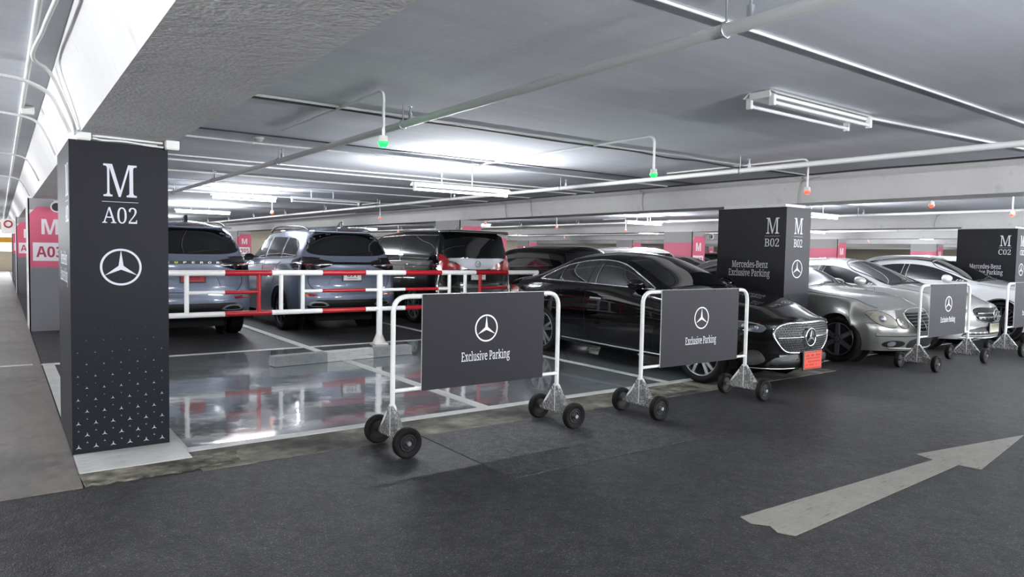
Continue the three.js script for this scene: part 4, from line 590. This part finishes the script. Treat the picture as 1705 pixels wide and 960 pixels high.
// tall grey sport utility cars, tails towards the rail
const suvS = {
  L: 4.9, wr0: 0.375, ar: 0.425, fz: 1.5, rz: -1.42, mid: 0.7, tuck: 0.05, bulge: 0.03, extra: [-2.2, -2.25, -2.3, -2.35, -2.4, -2.43],
  hw: [[2.45, 0.88], [1.9, 0.95], [1.2, 0.965], [-1.4, 0.965], [-2.1, 0.945], [-2.45, 0.9]], sh: [[2.45, 0.8], [1.9, 0.88], [1, 0.92], [-1, 0.93], [-1.9, 0.915], [-2.45, 0.87]],
  ysh: [[2.45, 0.95], [2.1, 1.04], [1.3, 1.12], [0, 1.17], [-1.5, 1.2], [-2.2, 1.24], [-2.45, 1.22]],
  yr: [[2.45, 0.98], [2.1, 1.09], [1.2, 1.19], [1.0, 1.24], [0.3, 1.66], [0, 1.75], [-0.8, 1.79], [-1.7, 1.765], [-2.05, 1.7], [-2.2, 1.6], [-2.38, 1.3], [-2.45, 1.24]],
  wr: [[2.45, 0.6], [1.2, 0.74], [0.3, 0.66], [-1, 0.67], [-2.05, 0.655], [-2.2, 0.68], [-2.38, 0.8], [-2.45, 0.82]],
  yc: [[2.45, 1.02], [2.1, 1.13], [1.2, 1.22], [1.0, 1.28], [0.3, 1.74], [0, 1.84], [-0.8, 1.905], [-1.7, 1.895], [-2.1, 1.855], [-2.2, 1.77], [-2.38, 1.36], [-2.45, 1.27]],
  sill: [[2.45, 0.3], [2.1, 0.27], [0, 0.28], [-2, 0.34], [-2.45, 0.42]],
  front: { plan: 0.35, pow: 2.6, prof: [[1.2, 0.1], [1.0, 0.03], [0.7, 0], [0.4, 0.05]] }, rear: { plan: 0.22, pow: 3, from: 0.7, prof: [[1.9, -0.02], [1.3, 0.03], [1.2, 0.0], [1.0, 0.02], [0.8, 0.02], [0.7, -0.02], [0.55, -0.02], [0.42, 0.03]] },
};
const suvC = new Car(suvS);
function suv(pos, turn, label, plate, plateLabel, extra) {
  const C = suvC, t = thing('grey_suv', label, 'car', pos, turn); C.start(t, P.slate, { spokes: 6, sw: 0.03, mat: M.rimDark });
  const rwO = smoothLoop([[-0.66, 1.66], [-0.5, 1.74], [0, 1.765], [0.5, 1.74], [0.66, 1.66], [0.74, 1.46], [0.68, 1.4], [0, 1.365], [-0.68, 1.4], [-0.74, 1.46]], 4); const rw = C.patch('rear_window', rwO, 'rear', M.glass, { off: 0.004 }); C.strip('rear_wiper', [[0.05, 1.38], [-0.2, 1.42], [-0.42, 1.44]], 'rear', 0.007, M.blackPl, { on: rw, off: 0.012 });
  const tl = k => smoothLoop([[0.34, 1.25], [0.55, 1.305], [0.8, 1.345], [0.93, 1.33], [0.94, 1.14], [0.8, 1.09], [0.6, 1.135], [0.38, 1.2]].map(p => [k * p[0], p[1]]), 4);
  for (const k of [-1, 1]) { const L = C.patch('tail_lamp', tl(k), 'rear', M.darkLens, { off: 0.008, step: 0.03, label: 'smoked red tail lamp' }); C.patch('lamp_bar', [[k * 0.7, 1.222], [k * 0.9, 1.23], [k * 0.9, 1.215], [k * 0.7, 1.207]], 'rear', M.redLens, { off: 0.011, on: L }); C.patch('tail_lamp_side', smoothLoop([[-2.32, 1.33], [-2.1, 1.31], [-1.86, 1.25], [-1.95, 1.17], [-2.15, 1.12], [-2.3, 1.12]], 3), k > 0 ? 'right' : 'left', M.darkLens, { off: 0.006, on: L }); }
  C.patch('light_bar', [[-0.42, 1.26], [0.42, 1.26], [0.42, 1.215], [-0.42, 1.215]], 'rear', M.blackGloss, { off: 0.007, label: 'gloss black light bar' });
  part('brake_lamp', rbox(-0.2, 0.2, 1.8, 1.828, -2.262, -2.2, 0.008), M.darkRed, t, 'high red brake lamp'); part('roof_spoiler', rbox(-0.62, 0.62, 1.775, 1.8, -2.27, -2.0, 0.01), P.slate, t);
  { const s = new THREE.Shape([[0, 0], [0.2, 0], [0.05, 0.085], [0, 0.09]].map(a => new THREE.Vector2(...a))); const g = new THREE.ExtrudeGeometry(s, { depth: 0.03, bevelEnabled: true, bevelSize: 0.008, bevelThickness: 0.01, bevelSegments: 1 }); g.rotateY(-Math.PI / 2); g.translate(0.015, 1.885, -1.95); part('antenna_fin', g, M.blackGloss, t); }
  for (const s of [-1, 1]) part('roof_rail', tube([[s * 0.6, 1.8, 0.15], [s * 0.61, 1.88, -0.1], [s * 0.61, 1.895, -0.9], [s * 0.6, 1.86, -1.7], [s * 0.59, 1.81, -1.9]], 0.018), M.blackPl, t);
  const dlo = smoothLine([[-1.98, 1.4], [-1.95, 1.52], [-1.75, 1.64], [-1.2, 1.68], [-0.4, 1.695], [0, 1.66], [0.35, 1.54], [0.75, 1.27]], 4), bl = z => lerp(1.36, 1.27, (z + 1.98) / 2.73); const win = (a, b) => { const top = dlo.filter(p => p[0] > a && p[0] < b), y = z => { let i = 0; while (i < dlo.length - 2 && dlo[i + 1][0] < z) i++; return lerp(dlo[i][1], dlo[i + 1][1], clamp((z - dlo[i][0]) / (dlo[i + 1][0] - dlo[i][0]), 0, 1)); }; return [[a, bl(a)], [b, bl(b)], [b, y(b)], ...top.reverse(), [a, y(a)]]; };
  C.both('quarter_window', win(-1.96, -1.3), M.glass); C.both('rear_side_window', win(-1.2, -0.4), M.glass); C.both('front_side_window', win(-0.28, 0.72), M.glass); C.patch('windscreen', [[-0.68, 0.98], [0.68, 0.98], [0.6, 0.3], [-0.6, 0.3]], 'top', M.glass);
  C.strips('window_chrome', [[-1.98, 1.35], [0.75, 1.26]], 0.009, M.chrome); for (const p of [[[-0.34, 1.25], [-0.33, 0.4]], [[0.75, 1.2], [0.85, 0.4]], [[-1.25, 1.25], [-1.0, 0.8]]]) C.strips('door_seam', p, 0.004, M.under);
  C.strips('arch_trim', Array.from({ length: 15 }, (_, i) => [-1.42 + 0.44 * Math.cos(i / 14 * Math.PI), 0.375 + 0.44 * Math.sin(i / 14 * Math.PI)]), 0.022, M.blackPl, { raw: 1 }); C.mirror(0.62, 1.28, M.blackGloss);
  for (const k of [-1, 1]) { C.strip('tailgate_seam', [[k * 0.74, 1.12], [k * 0.75, 0.9], [k * 0.66, 0.79], [k * 0.4, 0.775], [0, 0.77]], 'rear', 0.005, M.under); C.patch('reflector', [[k * 0.62, 0.7], [k * 0.88, 0.72], [k * 0.88, 0.67], [k * 0.64, 0.66]], 'rear', M.redLens, { off: 0.006 }); C.patch('turn_lamp', [[k * 0.76, 0.71], [k * 0.86, 0.715], [k * 0.86, 0.685], [k * 0.76, 0.68]], 'rear', k > 0 ? M.amber : M.lens, { off: 0.008 }); C.patch('exhaust_trim', smoothLoop([[k * 0.42, 0.5], [k * 0.5, 0.56], [k * 0.72, 0.56], [k * 0.76, 0.5]], 4), 'rear', M.steel, { off: 0.02 }); C.patch('exhaust_mouth', smoothLoop([[k * 0.47, 0.505], [k * 0.52, 0.54], [k * 0.69, 0.54], [k * 0.72, 0.505]], 4), 'rear', M.under, { off: 0.023 }); }
  C.patch('rear_diffuser', [[-0.78, 0.5], [-0.62, 0.6], [0.62, 0.6], [0.78, 0.5], [0.74, 0.43], [-0.74, 0.43]], 'rear', M.blackPl, { off: 0.01 });
  C.strip('plate_recess', [[-0.42, 0.86], [-0.3, 1.08], [0.3, 1.08], [0.42, 0.86]], 'rear', 0.006, P.slate, { raw: 1 }); C.plate('rear', 0, 1.02, 0.34, 0.17, plate, plateLabel);
  if (extra) { const tx = canvasTex(1024, 64, (g, w, h) => { g.fillStyle = '#08080a'; g.fillRect(0, 0, w, h); const s = 'EMPEROR'; for (let i = 0; i < s.length; i++) { g.fillStyle = i === 1 ? '#d8e04a' : '#eeeef2'; fitText(g, s[i], (i + 0.5) * w / 7, h * 0.82, 70, h * 0.85, 'sans-serif', 'bold'); } }); const h = C.hit('rear', 0, 1.24); const pl = part('lettering', new THREE.BoxGeometry(0.84, 0.05, 0.006), [M.blackGloss, M.blackGloss, M.blackGloss, M.blackGloss, std(0xffffff, 0.4, 0, { map: tx }), M.blackGloss], t, 'spaced white capital letters on black bar, second with yellow reflection painted in'); pl.position.set(0, 1.238, h.p.z - 0.016); pl.rotation.y = Math.PI; }  // second letter carries a yellow reflection painted into its colour
  return t;
}
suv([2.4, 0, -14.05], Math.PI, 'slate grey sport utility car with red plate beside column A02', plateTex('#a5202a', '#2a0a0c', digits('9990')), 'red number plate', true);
suv([5.03, 0, -14.1], Math.PI, 'slate grey sport utility car with white plate showing its side', plateTex('#e6e6e2', '#1c1c20', digits('691')), 'white number plate');
// black van
const vanS = {
  L: 4.95, wr0: 0.35, ar: 0.395, fz: 1.6, rz: -1.4, mid: 0.75, tuck: 0.04, bulge: 0.03, extra: [-2.3, -2.34, -2.38, -2.41, -2.44],
  hw: [[2.475, 0.85], [1.9, 0.91], [1.2, 0.925], [-2, 0.925], [-2.475, 0.895]], sh: [[2.475, 0.78], [1.9, 0.86], [1, 0.89], [-2, 0.9], [-2.475, 0.875]],
  ysh: [[2.475, 0.95], [2.1, 1.04], [1.3, 1.12], [0, 1.15], [-2.475, 1.2]], yr: [[2.475, 0.98], [2.0, 1.1], [1.6, 1.2], [0.7, 1.72], [0.3, 1.82], [-0.8, 1.87], [-1.9, 1.86], [-2.25, 1.82], [-2.36, 1.62], [-2.475, 1.3]],
  wr: [[2.475, 0.6], [1.6, 0.72], [0.6, 0.69], [-1, 0.71], [-2.2, 0.71], [-2.36, 0.75], [-2.475, 0.82]], yc: [[2.475, 1.02], [2.0, 1.14], [1.6, 1.25], [0.7, 1.78], [0.3, 1.88], [-0.8, 1.955], [-1.9, 1.94], [-2.3, 1.9], [-2.36, 1.75], [-2.475, 1.36]],
  sill: [[2.475, 0.25], [0, 0.2], [-2, 0.25], [-2.475, 0.32]], front: { plan: 0.35, prof: [[1.2, 0.1], [0.7, 0], [0.3, 0.06]] }, rear: { plan: 0.16, pow: 3.5, from: 0.75, prof: [[1.9, 0.0], [1.3, 0.03], [1.1, 0.02], [0.8, 0.02], [0.65, -0.02], [0.4, 0]] },
};
{
  const C = new Car(vanS), t = thing('black_van', 'tall black van with red tail lamps and chrome tailgate bar', 'car', [7.75, 0, -14.2], Math.PI); C.start(t, P.greenBlack, { spokes: 9, sw: 0.02, mat: M.rimSilver });
  C.patch('rear_window', [[-0.72, 1.8], [0.72, 1.8], [0.8, 1.36], [-0.8, 1.36]], 'rear', M.glass); part('roof_spoiler', rbox(-0.72, 0.72, 1.85, 1.9, -2.5, -2.1, 0.022), P.greenBlack, t);
  C.both('rear_side_window', [[-2.15, 1.3], [-0.75, 1.27], [-0.75, 1.78], [-2.1, 1.78]], M.glass); C.both('middle_side_window', [[-0.68, 1.27], [0.35, 1.25], [0.35, 1.76], [-0.68, 1.78]], M.glass); C.both('front_side_window', [[0.42, 1.25], [1.25, 1.22], [0.75, 1.64], [0.42, 1.75]], M.glass);
  C.strips('belt_chrome', [[-2.15, 1.285], [0, 1.25], [1.3, 1.2]], 0.012, M.chrome, { label: 'chrome belt line' }); C.strips('roof_chrome', [[-2.15, 1.8], [-0.7, 1.81], [0.4, 1.78]], 0.009, M.chrome); C.strips('window_kink', [[-1.0, 1.27], [-0.75, 1.28], [-0.7, 1.36], [-0.45, 1.44]], 0.01, M.chrome);
  for (const k of [-1, 1]) { const L = C.patch('tail_lamp', smoothLoop([[0.62, 1.15], [0.66, 1.3], [0.74, 1.4], [0.87, 1.43], [0.9, 1.1], [0.75, 1.08]].map(p => [k * p[0], p[1]]), 4), 'rear', M.redLens, { off: 0.014, step: 0.03, label: 'large red tail lamp' }); C.patch('lamp_arm', [[k * 0.66, 1.26], [k * 0.32, 1.22], [k * 0.26, 1.14], [k * 0.66, 1.12]], 'rear', M.redLens, { off: 0.012, on: L }); C.patch('tail_lamp_side', smoothLoop([[-2.4, 1.42], [-2.1, 1.36], [-2.15, 1.28], [-2.4, 1.15]], 3), k > 0 ? 'right' : 'left', M.darkLens, { off: 0.008, on: L }); C.strip('bumper_chrome', [[k * 0.82, 1.08], [k * 0.86, 0.8], [k * 0.84, 0.5]], 'rear', 0.022, M.chrome); }
  C.patch('tailgate_chrome', smoothLoop([[-0.7, 1.34], [0, 1.345], [0.7, 1.34], [0.5, 1.26], [0.28, 1.15], [0, 1.13], [-0.28, 1.15], [-0.5, 1.26]], 4), 'rear', M.chromeDull, { off: 0.02, label: 'chrome tailgate bar' });
  const h = C.hit('rear', 0, 1.23); part('round_emblem', [new THREE.TorusGeometry(0.06, 0.009, 8, 28), new THREE.TorusGeometry(0.036, 0.008, 8, 24).scale(1, 0.55, 1)].map(g => g.translate(0, 1.235, h.p.z - 0.03)), M.steel, t); C.plate('rear', 0, 1.0, 0.34, 0.15, plateTex('#e4e4e0', '#70747c', dashes), 'white number plate'); C.strip('tailgate_seam', [[-0.8, 0.8], [-0.4, 0.78], [0, 0.775], [0.4, 0.78], [0.8, 0.8]], 'rear', 0.008, M.chrome);
  { const s = new THREE.Shape([[0, 0], [0.16, 0], [0.04, 0.075], [0, 0.08]].map(a => new THREE.Vector2(...a))); const g = new THREE.ExtrudeGeometry(s, { depth: 0.03, bevelEnabled: false }); g.rotateY(-Math.PI / 2); g.translate(0.015, 1.93, -1.7); part('antenna_fin', g, M.blackGloss, t); }
}
// far cars, tails or noses seen over the nearer ones
const hatchS = { ...suvS }; for (const k of ['ysh', 'yr', 'yc', 'sill']) hatchS[k] = suvS[k].map(([z, v]) => [z, v * 0.885]); hatchS.wr0 = 0.34; hatchS.ar = 0.385; hatchS.rear = { ...suvS.rear, plan: 0.25 };
const farHatch = new Car(hatchS), farSedan = new Car(w2S);
function farCar(kind, mat, pos, turn, label, group) {
  const C = kind === 'hatch' ? farHatch : farSedan, t = thing('parked_car', label, 'car', pos, turn, group); C.start(t, mat, { spokes: 5, sw: 0.04, mat: M.rimDark });
  if (kind === 'hatch') { C.patch('rear_window', [[-0.64, 1.54], [0.64, 1.54], [0.7, 1.25], [-0.7, 1.25]], 'rear', M.glass); C.both('side_window', [[-1.9, 1.22], [0.72, 1.12], [0.3, 1.38], [-0.3, 1.49], [-1.6, 1.46]], M.glass); C.patch('windscreen', [[-0.68, 0.98], [0.68, 0.98], [0.6, 0.3], [-0.6, 0.3]], 'top', M.glass); C.pair('tail_lamp', rect(0.5, 0.92, 1.0, 1.12), 'rear', M.redLens, { off: 0.006 }); C.strips('window_chrome', [[-1.9, 1.2], [0.72, 1.11]], 0.009, M.chrome); C.plate('rear', 0, 0.85, 0.34, 0.15, plateTex('#e4e4e0', '#70747c', dashes)); C.mirror(0.62, 1.12, mat); }
  else { sedanGlass(C, { dlo: [[-1.3, 1.085], [-1.1, 1.2], [-0.8, 1.29], [-0.3, 1.355], [0.1, 1.325], [0.5, 1.19], [0.85, 1.03]], b: -0.25, ws: [[-0.66, 0.96], [0.66, 0.96], [0.55, 0.16], [-0.55, 0.16]], rw: [[-0.52, -0.98], [0.52, -0.98], [0.58, -1.7], [-0.58, -1.7]] }); C.pair('tail_lamp', rect(0.5, 0.84, 0.85, 0.95), 'rear', M.redLens, { off: 0.006 }); C.pair('headlamp', smoothLoop([[0.58, 0.7], [0.8, 0.8], [0.86, 0.74], [0.66, 0.63]], 5), 'front', M.lens, { off: 0.006 }); C.mirror(0.58, 1.08, mat); C.patch('grille', rect(-0.45, 0.45, 0.5, 0.7), 'front', M.blackPl); }
  return t;
}
const PI = Math.PI;
farCar('hatch', P.black, [11.0, 0, -14.2], PI, 'black hatchback with dark windows parked behind the black sedan');
farCar('sedan', P.redCar, [15.6, 0, -13.9], PI, 'dark red sedan parked beyond the black sedan before column C03');
farCar('hatch', P.whiteCar, [13.5, 0, -14.3], PI, 'white hatchback roof seen behind the black hatchback');
farCar('sedan', P.whiteCar, [22.6, 0, -13.8], PI, 'white sedan parked beyond the silver cars before column D03');
farCar('sedan', P.blueCar, [17.2, 0, -23.2], 0, 'dark blue sedan seen between the black van and black hatchback');
farCar('sedan', P.greyCar, [19.4, 0, -13.9], PI, 'grey sedan beside dark red sedan in second row'); farCar('hatch', P.whiteCar, [28.6, 0, -13.9], PI, 'white hatchback in second row past column D03');
farCar('sedan', P.redCar, [-1.35, 0, -21.5], 0.05, 'dark red sedan parked on the walkway side');
const mats = [P.whiteCar, P.greyCar, P.black, P.silver, P.blueCar]; let fi = 0;
const near = (x, z) => { let b = 9e9, n = ''; CX.forEach((cx, i) => CZ.forEach((cz, r) => { const d = Math.hypot(cx - x, (cz - z) * 0.6); if (d < b) { b = d; n = 'ABCDEFG'[i] + '0' + (r + 2); } })); return n; };
for (const [x, z, turn] of [[2.4, -23.4, 0], [5.0, -23.4, 0], [10.8, -23.4, 0], [13.5, -23.4, 0], [20.6, -23.4, 0], [23.6, -23.4, 0], [29, -23.4, 0], [31.5, -23.4, 0], [19.3, -6.9, 0], [22.0, -6.9, 0], [31.5, -13.9, PI], [36.5, -13.9, PI], [39, -23.4, 0]]) { const k = fi++; farCar(k % 3 === 1 ? 'hatch' : 'sedan', mats[k % 5], [x, 0, z], turn, `${['white', 'grey', 'black', 'silver', 'dark blue'][k % 5]} ${k % 3 === 1 ? 'hatchback' : 'sedan'} parked ${x - CX[0] - 8.483 * Math.round((x - CX[0]) / 8.483) > 0 ? 'just past' : 'just before'} column ${near(x, z)}`, 'cars in the far rows'); }

shadows(scene);
renderer.render(scene, camera);
